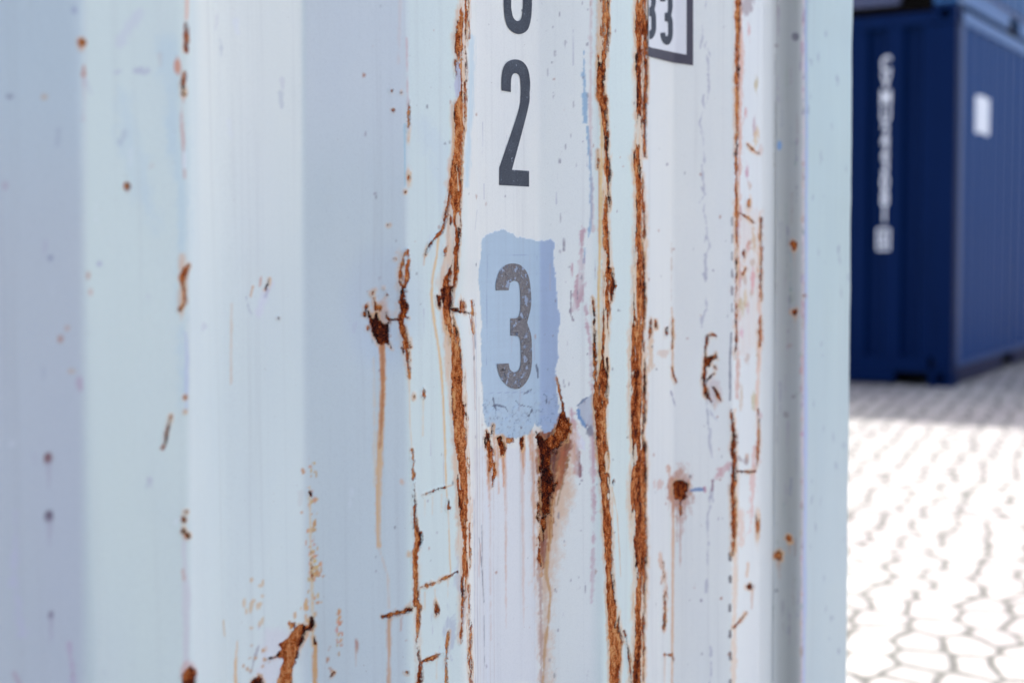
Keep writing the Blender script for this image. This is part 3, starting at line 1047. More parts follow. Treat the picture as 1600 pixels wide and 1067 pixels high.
    R(st([(631, 452, 3.5), (630, 470, 5), (634, 482, 6), (632, 492, 5), (629, 500, 4), (632, 515, 5), (636, 530, 5), (638, 542, 4)]), .3, 2.0)
    R(st([(634, 535, 4), (638, 552, 2.5), (640, 575, 1.6), (640, 590, .6)]), .5, 1.4)
    R(st([(632, 500, 2), (620, 500, 1.5), (612, 499, 1.5), (608, 496, 1.3), (608, 488, 1)]), .12, .8)
    R(st([(637, 474, 1.6), (640, 478, 1)]), .05, .5)
    R(st([(636, 494, 1), (640, 497, .8)]), .05, .5)
    R(st([(630, 543, 1.6), (632, 550, 1.6)]), .1, .6)
    T(st([(625, 395, 4), (628, 500, 7), (636, 570, 4)]), srgb(224, 176, 120), .4, 8, 4, .4)
    T(st([(640, 585, 1.4), (641, 660, 1), (644, 700, .6)]), srgb(224, 196, 152), .7, 2.5, .5)
    T(st([(662, 610, 1.2), (661, 680, 1)]), srgb(222, 200, 160), .6, 2.5, .8)
    R(sp(662, 613, 1.6, 4), .66, 1.2)
    R(sp(647, 620, 1.4, 2.5), .66, 1)
    T(st([(635, 60, 1), (637, 180, 1.2), (638, 200, .8)]), srgb(206, 160, 156), .6, 2.5, 1)
    R(sp(638, 180, 1, 9), .7, 1)
    T(st([(625, 0, 2.5), (622, 100, 2)]), srgb(214, 206, 200), .6, 3, 1.5, .4)
    R(sp(639, 277, 2.2, 7), .62, 1.2)
    for xx, yy in ((627, 145), (614, 172), (612, 142), (633, 300), (618, 405), (608, 352)):
        R(sp(xx, yy, 1.8, 1.8), .6, .8)
    # ridge corner lower down
    R(st([(644, 702, .6), (645, 730, 1.6), (647, 780, 2), (648, 810, 2.4), (651, 830, 3), (655, 845, 3.6), (650, 862, 3.6), (650, 890, 3.6), (651, 930, 3.6), (649, 945, 2)]), .62, 1.8, 1, 2)
    R(st([(657, 832, 1.2), (658, 845, 1.4), (655, 850, 1.2)]), .05, .5)
    R(st([(652, 935, 2), (654, 950, 2.6), (652, 985, 1), (650, 1005, .4)]), .5, 1.8, 1, 2)
    R(st([(652, 1010, .6), (655, 1040, 2.4), (654, 1095, 2.6)]), .68, 2.0, 1, 2)
    T(st([(652, 860, 5), (653, 1067, 4)]), srgb(226, 184, 136), .35, 7, 3, .5)
    R(st([(662, 773, .7), (676, 767, .8), (694, 761, .6)]), .72, 1.2)
    T(st([(694, 761, .7), (708, 757, .5)]), OCHRE, .6, 1.5, .6)
    R(st([(656, 917, 1.2), (674, 912, 2), (690, 905, 2.4), (705, 898, 1)]), .66, 2.0, 1, 2)
    R(st([(705, 898, .5), (714, 893, 1)]), .1, .8)
    R(st([(658, 1034, .8), (676, 1027, 1), (698, 1016, .5)]), .66, 1.6)
    for xx, yy in ((664, 780), (676, 775), (690, 772), (664, 925), (680, 920), (700, 905), (682, 1033)):
        T(st([(xx, yy, 1), (xx, yy + 28, .4)]), srgb(224, 190, 140), .5, 2, .6)
    R(st([(700, 780, .8), (699, 795, .8)]), .6, .6)
    R(sp(682, 951, 2, 6), .66, 1.4)
    T(sp(704, 990, 9, 34), srgb(168, 174, 190), .6, 6, 5, .4)
    T(st([(716, 870, 2), (714, 910, 5), (726, 930, 5), (724, 970, 3)]), srgb(176, 180, 196), .6, 5, 3, .4)
    # short horizontal scar and its run
    R(st([(599, 963, 2), (608, 960, 2.4), (622, 958, 2), (641, 953, 1.8)]), .1, 1.6, 1, 2)
    R(st([(606, 962, 2), (624, 957, 2), (640, 952, 1)]), .6, 2.2, .7)
    T(st([(608, 966, 3), (608, 1020, 3), (607, 1067, 2.6), (607, 1095, 2.6)]), srgb(208, 160, 118), .85, 2.5, .8, .25)
    T(st([(628, 962, 1.5), (626, 985, .6)]), srgb(198, 160, 140), .7, 2.5, .8)
    T(sp(558, 1006, 3, 8), srgb(178, 116, 88), .8, 3, 1.5)
    T(st([(556, 1012, 1), (556, 1040, .5)]), srgb(206, 170, 140), .5, 2, .6)
    R(sp(637, 1050, 3, 2.4), .6, 1.6)
    T(sp(628, 752, 3, 5), srgb(216, 180, 150), .8, 3, 2)
    T(sp(639, 865, 2.5, 4), srgb(216, 180, 130), .8, 3, 1.5)
    # --- ochre freckles on the fold at 485
    rs = np.random.RandomState(3)
    for _ in range(70):
        yy = 715 + rs.rand() ** .8 * 240
        xx = 485 + (yy - 715) * .035 + rs.normal() * 5.5
        T(sp(xx, yy, rs.uniform(1.2, 2.8), rs.uniform(1.5, 4.2)), srgb(*(rs.uniform([196, 140, 84], [222, 178, 124]))), .85, 1.6, 1.2)
    T(st([(484, 760, 1.2), (486, 860, 2.2), (489, 960, 2), (491, 1010, 2)]), srgb(222, 196, 150), .75, 3, 1.2)
    R(st([(485, 768, 1.4), (486, 775, 1)]), .66, 1.8)
    R(st([(486, 860, .3), (488, 905, .8)]), .72, 1.8)
    for _ in range(22):
        T(sp(532 + rs.normal() * 4, 985 + rs.normal() * 18, rs.uniform(1.2, 2.4), rs.uniform(1.5, 4)), srgb(*rs.uniform([190, 130, 80], [220, 176, 124])), .85, 1.6, 1.2)
    for _ in range(18):
        T(sp(402 + rs.normal() * 9, 940 + rs.normal() * 22, rs.uniform(1.4, 2.6), rs.uniform(1.5, 5)), srgb(216, 188, 148), .8, 2, 1.2)
    for _ in range(12):
        T(sp(478 + rs.normal() * 9, 955 + rs.normal() * 16, rs.uniform(1.4, 2.8), rs.uniform(1.5, 5)), srgb(212, 170, 118), .85, 2, 1.2)
    R(po([(454, 973), (463, 973), (461, 980), (456, 981)]), .6, 2)
    T(st([(350, 970, 1.6), (351, 992, 1.6)]), srgb(208, 178, 132), .8, 2.5, 1)
    T(st([(371, 1002, 1), (368, 1040, 1.6), (369, 1095, 2.5)]), srgb(222, 176, 118), .85, 2.5, 1)
    # torn blister
    R(po([(488, 962), (491, 968), (493, 976), (490, 985), (484, 983), (479, 992), (475, 1006), (471, 1012), (470, 1024), (466, 1034), (461, 1044), (458, 1056), (460, 1067), (462, 1095), (428, 1095), (434, 1062), (440, 1050),
          (441, 1040), (446, 1030), (432, 1027), (422, 1031), (420, 1027), (432, 1024), (441, 1014), (437, 1006), (444, 1002), (452, 998), (458, 988), (468, 978), (476, 975), (483, 981), (485, 974)]), .6, 1.4, 1, 1.5)
    R(st([(487, 964, 2), (490, 978, 3), (484, 984, 2)]), .05, .8)
    R(st([(478, 978, 1.5), (480, 992, 2), (474, 1008, 1.2)]), .1, .8)
    R(st([(420, 1028, 1), (430, 1027, 1.4), (440, 1020, 1.4)]), .1, 1)
    R(st([(470, 1018, 1.2), (468, 1030, 1.5)]), .05, .8)
    R(st([(492, 996, 1.3), (494, 1006, 1)]), .0, .6)
    R(po([(392, 1067), (396, 1060), (404, 1057), (410, 1060), (414, 1070), (412, 1095), (388, 1095)]), .25, 1.6)
    T(po([(414, 985), (474, 985), (440, 1067), (400, 1067)]), srgb(216, 210, 216), .5, 14, 5)
    T(st([(404, 1010, 1.5), (392, 1050, 1)]), srgb(150, 140, 150), .6, 2, 2)
    for _ in range(12):
        T(sp(402 + rs.normal() * 12, 1035 + rs.normal() * 12, rs.uniform(1.2, 2.6), rs.uniform(1.5, 3)), srgb(196, 150, 100), .85, 2, 1.4)
    T(st([(494, 1008, 3.2), (494, 1050, 3.6), (493, 1095, 3.8)]), srgb(214, 158, 90), .9, 3, 1)
    for _ in range(10):
        T(sp(516 + rs.normal() * 5, 1045 + rs.normal() * 16, rs.uniform(1, 2), rs.uniform(1.5, 3)), srgb(186, 130, 90), .8, 2, 1)
    R(st([(516, 1058, .8), (523, 1050, .8)]), .1, .8)
    # --- left, closer faces
    T(st([(293, 0, 2.5), (292, 30, 2)]), srgb(222, 180, 156), .9, 4, .8)
    R(st([(290, 38, 1.5), (290, 60, 2.6), (291, 80, 2.8)]), .35, 1.0)
    T(sp(278, 105, 4, 9), srgb(206, 136, 98), .9, 4, 2)
    R(st([(289, 112, 1), (286, 128, 3), (286, 148, 3)]), .55, 2.4)
    T(st([(286, 150, 3), (284, 170, 1.5), (284, 200, 3), (286, 235, 1.5), (288, 278, 2)]), srgb(198, 132, 110), .8, 4, 2, .3)
    T(st([(288, 240, 2), (288, 262, 2)]), srgb(222, 232, 234), .9, 3, .6)
    R(st([(293, 416, 2), (289, 422, 2.5), (283, 436, 3.5)]), .4, 2.2)
    R(st([(283, 436, 2.5), (288, 456, 2), (289, 472, 2), (281, 484, 1.6)]), .62, 2.2)
    T(st([(284, 400, 4), (286, 450, 7), (283, 500, 3)]), srgb(218, 166, 116), .6, 7, 3, .3)
    T(st([(290, 520, 2), (292, 560, 3), (291, 640, 2)]), srgb(180, 190, 214), .7, 5, 1)
    for xx, yy, rr in ((289, 621, 2), (289, 643, 1.6), (254, 700, 2.4), (290, 799, 2.6), (287, 811, 4), (286, 829, 4), (292, 836, 4)):
        R(sp(xx, yy, rr, rr), .45, .9)
    T(st([(287, 838, 4), (288, 870, 2.6), (291, 930, 5), (290, 1030, 5)]), srgb(206, 200, 204), .6, 5, 2)
    T(st([(286, 890, 2), (287, 905, 1.5)]), srgb(196, 150, 130), .7, 3, 1)
    R(po([(285, 1056), (288, 1046), (296, 1038), (303, 1046), (306, 1060), (306, 1095), (284, 1095)]), .22, 1.6)
    T(sp(295, 1050, 13, 18), srgb(206, 150, 140), .6, 6, 2)
    R(st([(267, 650, 1.6), (262, 668, 1.4), (258, 692, 1.6), (254, 700, 1.6)]), .5, .5)
    R(sp(127, 67, 5, 5.5), .66, .8)
    T(sp(127, 70, 6, 12), srgb(208, 178, 160), .7, 5, 2)
    T(st([(131, 104, 1.5), (131, 118, 3.4)]), srgb(186, 118, 92), .95, 3, .6)
    T(st([(131, 120, 1.6), (131, 190, 1.2)]), srgb(196, 168, 170), .7, 3, 1)
    R(sp(197, 291, 4.5, 6.5), .45, .8)
    T(sp(69, 152, 5, 4.5), srgb(196, 176, 156), .9, 3, 1)
    T(sp(14, 151, 6, 4), srgb(130, 130, 152), .8, 5, 2)
    T(sp(215, 112, 11, 6), srgb(168, 166, 188), .55, 6, 4)
    T(sp(183, 113, 7, 4), srgb(172, 172, 194), .5, 6, 3)
    T(sp(116, 16, 4, 6), srgb(146, 154, 182), .6, 4, 1)
    for xx, yy, rx, ry, c in ((138, 430, 3, 6, (190, 140, 110)), (142, 456, 2.5, 4, (204, 160, 140)), (94, 530, 4, 6, (182, 128, 104)), (105, 512, 4, 5, (198, 164, 146)), (112, 580, 6, 4, (200, 180, 160)),
                              (79, 403, 5, 5, (140, 144, 168)), (155, 412, 4, 4, (168, 168, 190)), (125, 600, 5, 12, (188, 170, 184)), (8, 290, 4, 8, (184, 166, 180))):
        T(sp(xx, yy, rx, ry), srgb(*c), .8, 4, 1.2)
    for yy, rr, c in ((717, 6.5, (130, 84, 84)), (807, 6.5, (104, 88, 104)), (960, 5, (128, 118, 138))):
        T(sp(75 + (yy - 717) * .018, yy, rr, rr * 1.4), srgb(*c), .95, 4, 1)
        T(st([(76 + (yy - 717) * .018, yy + 6, 4), (77, yy + 46, 1)]), srgb(176, 170, 182), .6, 5, 1)
    T(st([(25, 800, 4), (22, 900, 6), (35, 990, 8)]), srgb(198, 196, 216), .5, 10, 5)
    T(st([(108, 1005, 3), (116, 1067, 4)]), srgb(184, 148, 178), .6, 5, 2)
    T(st([(22, 1050, 2), (30, 1067, 3)]), srgb(180, 136, 156), .7, 4, 2)
    # scuff on the third face
    R(st([(421, 436, .5), (419, 444, 1.6), (417, 452, 1.2)]), .2, 1.0)
    T(st([(409, 433, 1.2), (408, 446, 1)]), srgb(206, 160, 140), .8, 2, 1)
    T(st([(396, 448, 1.4), (393, 462, 1.6)]), srgb(208, 160, 112), .85, 2, 1)
    T(st([(419, 454, 2), (416, 464, 1.6)]), srgb(130, 136, 156), .8, 2.5, 1.2)
    T(st([(385, 464, 1), (389, 482, 1), (394, 492, .8)]), srgb(150, 154, 172), .7, 2, 1)
    T(st([(426, 444, 1), (416, 460, 4), (404, 490, 6)]), srgb(216, 214, 222), .6, 8, 3)
    R(sp(435, 497, 1.4, 1.4), .6, .6)
    T(st([(362, 475, 1.4), (361, 540, 1.8), (361, 600, 1)]), srgb(214, 196, 172), .8, 2.5, .6)
    # --- the double band right of the digits
    b = [(-30, 937, 951), (0, 937, 951), (40, 935, 951), (80, 935, 949), (110, 933, 947), (130, 932, 944), (152, 933, 946), (165, 938, 947), (200, 942, 948), (250, 944, 951), (270, 944, 952), (300, 943, 951),
         (350, 941, 950), (400, 942, 952), (435, 944, 957), (452, 944, 958), (480, 942, 951), (520, 941, 949), (560, 940, 947), (600, 930, 948), (640, 930, 947), (680, 931, 947), (720, 935, 949), (740, 936, 951),
         (800, 942, 955), (860, 945, 956), (900, 947, 957), (940, 948, 962), (980, 950, 968), (1000, 951, 971), (1030, 953, 971), (1067, 953, 967), (1100, 953, 966)]
    T(sr([(y, l - 3, r + 3) for y, l, r in b]), srgb(226, 172, 110), .6, 6, 2, .35)
    T(st([(940, 160, 1.6), (939, 260, 1.8), (937, 380, 2), (935, 460, 2.2), (936, 560, 2.2), (938, 600, 1.5)]), srgb(230, 196, 136), .95, 2.5, .6)
    R(sr(b), .58, 1.2, 1, 6.0)
    R(st([(925, 462, .8), (927, 480, 2.2), (929, 540, 2.4), (930, 600, 3), (931, 640, 3)]), .45, 1.8, 1, 2)
    R(st([(934, 235, .5), (934, 262, 1.4)]), .4, .8)
    T(st([(936, 250, 1.2), (935, 380, .8)]), OCHRE, .8, 2, .6)
    T(st([(943, 620, 1.2), (942, 660, 1.4)]), srgb(228, 200, 150), .9, 2, .8)
    S.tone[:] = np.where((X > 950) & (X < 975) & (Y > 880), np.maximum(S.tone, .68), S.tone)
    for y0, y1, xx in ((30, 80, 950), (150, 162, 946), (190, 270, 948), (255, 285, 952), (300, 330, 951), (420, 470, 956), (440, 455, 958), (560, 590, 948)):
        R(st([(xx, y0, .7), (xx + .5, (y0 + y1) / 2, 1.5), (xx, y1, .6)]), .08, .8)  # slits of edge shadow painted along the band as dark rust
    R(st([(942, 95, 1), (943, 150, 1)]), .25, .6)
    T(st([(956, 760, .6), (964, 800, .7), (968, 860, .8), (970, 900, .4)]), srgb(214, 178, 130), .7, 1.6, .5)
    R(sp(958, 753, 1.6, 3), .3, .6)
    R(st([(975, 985, .4), (982, 1020, 1), (986, 1060, .8)]), .5, 1.5)
    # --- wide band at the fold at 1000
    c = [(-30, 994, 1012), (0, 994, 1012), (50, 992, 1012), (60, 995, 1005), (100, 994, 1003), (130, 993, 1002), (200, 996, 1003), (230, 993, 1001), (245, 989, 1001), (270, 990, 1001), (300, 993, 1007), (340, 994, 1008),
         (400, 992, 1008), (450, 990, 1008), (480, 989, 1008), (530, 987, 1007), (570, 985, 1008), (600, 985, 1009), (640, 985, 1006), (680, 987, 1004), (700, 988, 1008), (720, 990, 1009), (740, 986, 1009),
         (790, 985, 1009), (820, 988, 1010), (850, 990, 1010), (900, 994, 1009), (930, 991, 1007), (980, 993, 1006), (1010, 993, 1006), (1030, 990, 1005), (1067, 985, 1005), (1100, 985, 1005)]
    T(sr([(y, l - 5, r + 4) for y, l, r in c]), srgb(226, 176, 118), .6, 7, 2.5, .4)
    R(sr(c), .56, 1.2, 1, 6.0)
    R(sr([(40, 1007, 1013), (80, 1006, 1011), (120, 1007, 1012), (160, 1004, 1011), (200, 1005, 1010), (246, 1005, 1009)]), .5, 1.0)
    R(sp(1002, 43, 9, 9), .4, 2)
    R(st([(996, 140, 1.8), (996, 165, 2)]), .1, .8)
    for y0, y1, xx in ((85, 110, 993), (235, 250, 990), (440, 500, 1007), (560, 660, 1008), (690, 705, 1008), (720, 760, 1009), (395, 420, 1006)):
        R(st([(xx, y0, .6), (xx + .4, (y0 + y1) / 2, 1.4), (xx, y1, .5)]), .08, .8)
    T(sr([(590, 1004, 1007), (620, 1003, 1006), (640, 1004, 1006)]), srgb(226, 206, 180), .9, 1.5, 1)
    # face beyond, under the number plate
    T(st([(1014, 495, 2), (1016, 540, 4), (1019, 575, 3)]), srgb(214, 168, 116), .75, 5, 3, .3)
    R(st([(1017, 500, 1), (1016, 520, 2), (1013, 532, .8)]), .5, 1.8)
    R(st([(1024, 500, 1), (1025, 512, 1.2)]), .62, 1.6)
    R(sp(1042, 519, 1.6, 4), .66, 1.4)
    T(sp(1037, 552, 8, 5), srgb(216, 188, 164), .6, 4, 3)
    T(st([(1050, 480, 1.4), (1051, 520, 2), (1051, 580, 1.6)]), srgb(214, 170, 126), .9, 2.5, .8)
    R(st([(1050, 500, .8), (1051, 530, 1.1), (1050, 545, .6)]), .66, 1)
    R(st([(1049, 572, 1), (1053, 588, .9), (1057, 597, .6)]), .25, .8)
    T(st([(1049, 612, 1), (1055, 634, 1.2)]), srgb(140, 134, 156), .8, 2, 1)
    T(st([(1049, 380, .8), (1050, 400, .8), (1049, 470, .5)]), srgb(206, 186, 166), .7, 2, 1)
    T(st([(1046, 730, 2.6), (1049, 760, 4), (1050, 780, 3)]), srgb(206, 150, 116), .8, 5, 3)
    T(st([(1052, 760, 2.2), (1052, 840, 2), (1051, 900, 1.8), (1050, 1067, 1.6), (1050, 1095, 1.6)]), srgb(220, 176, 134), .9, 2.5, .6)
    T(sp(1030, 757, 8, 7), srgb(216, 178, 158), .7, 5, 4)
    T(sp(1063, 768, 17, 34), srgb(190, 126, 92), .85, 12, 5, .3)
    for xx, ln in ((1058, 70), (1063, 110), (1067, 60), (1071, 40)):
        T(st([(xx, 775, 2.2), (xx, 775 + ln, .4)]), srgb(188, 126, 92), .7, 3, 1)
    R(po([(1053, 754), (1066, 749), (1076, 756), (1075, 776), (1065, 784), (1055, 780)]), .2, 3.0, 1, 2)
    R(st([(1064, 780, 1.5), (1064, 800, 1.6), (1063, 806, .8)]), .35, 1.8)
    T(st([(1066, 780, 5), (1065, 830, 2)]), srgb(206, 172, 156), .6, 8, 3)
    T(st([(1080, 766, 1.6), (1092, 764, 2.6), (1100, 765, 2)]), srgb(104, 138, 180), .9, 2, 1.2)
    T(st([(1101, 762, 1.5), (1102, 768, 1.5)]), PINK, .8, 2, 1)
    T(st([(1030, 865, 3), (1038, 890, 4), (1040, 940, 3), (1037, 985, 1.5)]), srgb(216, 160, 116), .7, 4, 3, .4)
    R(st([(1037, 875, 1), (1039, 900, 2.4), (1039, 945, 2), (1037, 980, .8)]), .62, 2.2, 1, 2)
    R(st([(1039, 1022, 1.4), (1050, 1023, 1.4), (1052, 1032, .8)]), .6, 1.0)
    T(st([(1039, 1025, 1.2), (1038, 1067, .8)]), srgb(220, 190, 160), .7, 2, .6)
    # wandering grey line on the next face
    rs2 = np.random.RandomState(11)
    yy = 0
    while yy < 1090:
        ln = rs2.uniform(8, 46)
        if not (520 < yy + ln / 2 < 640) and rs2.rand() < (0.85 if yy < 700 else 0.5):
            x0 = 1100 + 3 * math.sin(yy * .02) + rs2.normal() * 2 + (8 if yy > 600 else 0)
            T(st([(x0, yy, .9), (x0 + rs2.normal() * 3, yy + ln * .5, 1.6), (x0 + rs2.normal() * 3, yy + ln, .8)]), srgb(164, 162, 178), .55, 2.5, 1.6)
        yy += ln * rs2.uniform(.7, 1.2)
    # rusty scribble
    R(st([(1120, 526, 1), (1113, 523, 1.6), (1106, 526, 2.4), (1102, 545, 1.4), (1104, 560, 2), (1102, 580, 2.6), (1101, 600, 2.4), (1104, 615, 4), (1110, 625, 3), (1116, 633, 1.4)]), .36, 1.6)
    R(po([(1104, 560), (1112, 557), (1120, 552), (1121, 560), (1114, 564), (1110, 572), (1104, 574)]), .38, 1.6)
    R(st([(1118, 572, 1), (1120, 576, 1)]), .5, 1)
    R(st([(1103, 598, 1.2), (1110, 590, 1.2), (1117, 584, .8)]), .42, .8)
    R(st([(1116, 605, 1.4), (1122, 618, 2.2), (1127, 626, 1.4)]), .42, 1.2)
    T(sp(1116, 615, 12, 22), srgb(212, 190, 182), .6, 8, 3)
    T(st([(1106, 625, 1.5), (1107, 670, 1.2)]), srgb(140, 140, 156), .6, 3, 1.4)
    # --- seam at 1150 and the scabby edge flat
    R(st([(1153, -20, 3.2), (1152, 60, 2.8), (1151, 140, 2.4), (1150, 260, 2.0), (1151, 330, 1.4), (1150, 460, .8), (1150, 560, .8)]), .58, 1.6)
    T(st([(1155, -20, 4), (1155, 200, 4), (1154, 420, 2.5), (1152, 620, 2)]), srgb(206, 124, 78), .65, 4, 2.5, .45)
    T(st([(1153, 0, 4), (1156, 100, 6), (1155, 200, 4), (1153, 330, 3)]), srgb(222, 170, 142), .7, 6, 3, .3)
    T(po([(1158, -20), (1178, -20), (1176, 16), (1166, 24), (1158, 14)]), srgb(166, 146, 144), .8, 8, 4)
    T(po([(1148, 320), (1190, 330), (1190, 540), (1150, 560)]), srgb(226, 204, 186), .5, 16, 7, .5)
    R(st([(1150, 331, .8), (1163, 337, 1.2), (1178, 348, 1)]), .6, 1.2)
    R(st([(1167, 226, .6), (1183, 240, 1)]), .66, 1.2)
    R(st([(1166, 420, .8), (1160, 428, 1)]), .6, 1.4)
    R(sp(1170, 318, 2.2, 5), .6, 1.2)
    R(sp(1162, 396, 2.4, 5), .55, 1.2)
    for _ in range(46):
        xx, yv = rs2.uniform(1154, 1190), rs2.choice([rs2.uniform(330, 560), rs2.uniform(0, 760)])
        T(sp(xx, yv, rs2.uniform(1.2, 3), rs2.uniform(3, 12)), srgb(*rs2.uniform([190, 130, 100], [224, 184, 170])), rs2.uniform(.5, .85), 3, 2.0)
    R(st([(1188, 340, .8), (1189, 400, 1.2), (1187, 440, 2), (1188, 470, .8)]), .5, 1.8)
    R(st([(1187, 495, 1.2), (1187, 515, 2), (1186, 540, .8)]), .5, 1.6)
    T(st([(1187, 330, 2), (1186, 560, 2.5), (1182, 640, 2), (1184, 720, 2.5)]), srgb(222, 172, 138), .7, 4, 2, .3)
    R(st([(1184, 640, .6), (1184, 690, 1.6), (1182, 730, .8)]), .56, 1.8)
    for y0 in range(340, 500, 27):
        T(st([(1144, y0, 1.1), (1144, y0 + 12, 1.3)]), srgb(110, 96, 104), .85, 2, .8)
    T(st([(1143, 520, 1.2), (1141, 560, 1.5), (1141, 625, 1.4)]), srgb(108, 104, 120), .85, 2, .6)
    R(st([(1142, 640, .8), (1144, 660, 1.8), (1148, 685, 3.4), (1145, 700, 4), (1147, 720, 3), (1145, 760, 3.6), (1146, 800, 3.4), (1147, 835, 3), (1145, 865, 1.2)]), .45, 1.6)
    T(st([(1147, 640, 2), (1150, 740, 5), (1149, 860, 4), (1146, 1067, 3)]), srgb(226, 190, 152), .6, 5, 2)
    for y0 in (865, 900, 945, 985, 1020, 1062):
        T(st([(1141, y0, 2), (1141, y0 + 9, 2)]), srgb(92, 82, 84), .9, 2.5, 1)
    R(st([(1146, 980, 1.6), (1156, 970, 1.4), (1166, 956, .6)]), .6, .8)
    T(st([(1120, 745, 3), (1128, 735, 6), (1140, 725, 5)]), srgb(208, 150, 148), .75, 6, 4, .3)
    T(st([(1114, 750, 1.5), (1113, 765, 1)]), srgb(140, 96, 110), .8, 2, 1)
    R(st([(1150, 736, 1), (1170, 737, 1.5), (1178, 736, 1)]), .6, 1.4)
    T(st([(1154, 715, 3), (1164, 722, 4)]), srgb(152, 134, 134), .7, 5, 3)
    T(st([(1179, 700, 3), (1176, 760, 4), (1173, 830, 2)]), srgb(220, 164, 150), .7, 4, 3, .3)
    T(st([(1158, 800, 5), (1157, 850, 3)]), srgb(226, 186, 160), .6, 6, 3)
    R(sp(1183, 820, 2, 12), .62, 1.6)
    T(st([(1169, 880, 2), (1167, 900, 1.5)]), srgb(222, 190, 160), .8, 3, 1)
    R(sp(1172, 916, 4.5, 4), .4, 1.4)
    T(st([(1175, 920, 2), (1175, 950, 1)]), srgb(212, 180, 156), .7, 3, 1)
    # --- spots on channel and corner post
    for xx, yv, rr, tn in ((1240, 383, 6.5, .35), (1242, 488, 6, .35), (1233, 841, 5.5, .5), (1217, 868, 7.5, .5), (1256, 462, 3.5, .2)):
        T(sp(xx, yv, rr * 1.25, rr * 1.5), srgb(196, 150, 110), .6, rr * .8, 3)
        T(st([(xx, yv, rr * .5), (xx + 1, yv + rr * 5, .6)]), srgb(184, 150, 126), .45, 3, 1.5)
        R(po([(xx - rr, yv - rr * .2), (xx - rr * .2, yv - rr), (xx + rr * .8, yv - rr * .5), (xx + rr * .6, yv + rr * .7), (xx, yv + rr * 1.2), (xx - rr * .6, yv + rr * .5)]), tn, 2.2)
    T(sp(1243, 57, 6, 6), srgb(96, 92, 98), .95, 4, 1)
    T(sp(1213, 72, 3, 3), srgb(150, 136, 136), .8, 3, 1)
    T(sp(1218, 228, 3.5, 7), srgb(118, 158, 204), .95, 2, .8)
    T(sp(1234, 540, 4, 3), srgb(150, 130, 118), .7, 4, 1)
    T(sp(1240, 620, 3, 3), srgb(120, 110, 110), .7, 3, 1)
    T(sp(1228, 648, 4, 5), srgb(130, 122, 116), .7, 4, 1)
    T(sp(1213, 922, 3, 3), srgb(110, 104, 110), .7, 3, 1)
    T(sp(1223, 948, 3, 12), srgb(140, 136, 140), .5, 4, 1)
    T(sr([(-30, 1254, 1258), (400, 1253, 1257), (800, 1252, 1256), (1100, 1250, 1255)]), srgb(226, 208, 206), .8, 2.5, 1.0)
    T(st([(1256, 440, 1), (1257, 500, 1.5), (1255, 600, .6)]), srgb(206, 160, 140), .7, 3, 1)
    T(sr([(-30, 1258, 1261), (300, 1258, 1262), (700, 1256, 1261), (1100, 1254, 1258)]), srgb(170, 184, 220), .75, 3, .8)
    # grime settled in the channel and along the weld
    for _ in range(60):
        xx, yv = rs2.uniform(1208, 1254), rs2.uniform(-10, 1067)
        T(st([(xx, yv, rs2.uniform(.5, 1.6)), (xx + rs2.normal(), yv + rs2.uniform(8, 70), .4)]), srgb(*rs2.uniform([96, 92, 96], [150, 146, 150])), rs2.uniform(.15, .5), 3, 1.5)
    for _ in range(60):
        yv = rs2.uniform(-10, 1067)
        T(sp(1255.5 - yv * .004 + rs2.normal() * .8, yv, rs2.uniform(1, 2.2), rs2.uniform(2, 9)), srgb(*rs2.uniform([150, 130, 130], [214, 190, 176])), rs2.uniform(.4, .8), 2, 1.5)
    for _ in range(36):
        xx, yv = rs2.uniform(1262, 1325), rs2.uniform(0, 1067)
        T(sp(xx, yv, rs2.uniform(.8, 2), rs2.uniform(1.5, 6)), srgb(140, 152, 168), rs2.uniform(.3, .7), 2.5, 2)
    for _ in range(34):
        xx, yv = rs2.uniform(0, 560), rs2.uniform(0, 1067)
        c = [srgb(150, 156, 176), srgb(176, 168, 190), srgb(226, 230, 234), srgb(190, 168, 160)][rs2.randint(4)]
        rr = rs2.uniform(1.5, 6)
        T(st([(xx, yv, rr), (xx + rs2.normal() * 3, yv + rs2.uniform(2, 26), rr * .5)]), c, rs2.uniform(.12, .4), 4, 2.5)
    # --- stray specks and scratches everywhere
    rs3 = np.random.RandomState(21)
    for _ in range(180):
        xx, yv = rs3.uniform(560, 1140), rs3.uniform(0, 1067)
        c = [srgb(96, 92, 100), srgb(176, 120, 88), srgb(150, 140, 150)][rs3.randint(3)]
        T(sp(xx, yv, rs3.uniform(.8, 1.5), rs3.uniform(.8, 2.6)), c, rs3.uniform(.35, .8), 1.2, 1.0)
    for _ in range(60):
        xx, yv = rs3.uniform(850, 925), rs3.uniform(0, 1067)
        T(sp(xx, yv, rs3.uniform(.6, 1.2), rs3.uniform(1, 5)), srgb(140, 130, 140), rs3.uniform(.3, .8), 1.2, 1.2)
    for _ in range(26):
        xx, yv = rs3.uniform(650, 935), rs3.uniform(0, 1067)
        T(st([(xx, yv, .4), (xx + rs3.normal() * 2, yv + rs3.uniform(15, 60), .4)]), srgb(180, 178, 188), .6, 1.0, .3)
    # --- dents (millimetres, outward positive)
    def dent(x0, y0, rx, ry, dep):
        S.h += (dep * np.exp(-((X - x0) / rx) ** 2 - ((Y - y0) / ry) ** 2)).astype(np.float32)
    dent(598, 505, 34, 60, -4.0)
    dent(570, 470, 60, 120, -2.2)
    dent(715, 470, 24, 45, -3.0)
    dent(478, 1030, 40, 60, -2.5)
    dent(898, 480, 14, 60, -1.5)
    dent(404, 452, 18, 26, -.8)
    dent(1112, 590, 16, 50, -2.0)
    dent(1064, 765, 14, 26, -2.0)
    if S is post:
        S.h += (0.9 * fbm(S.u, S.z, 4, 14, 55, 3)).astype(np.float32)
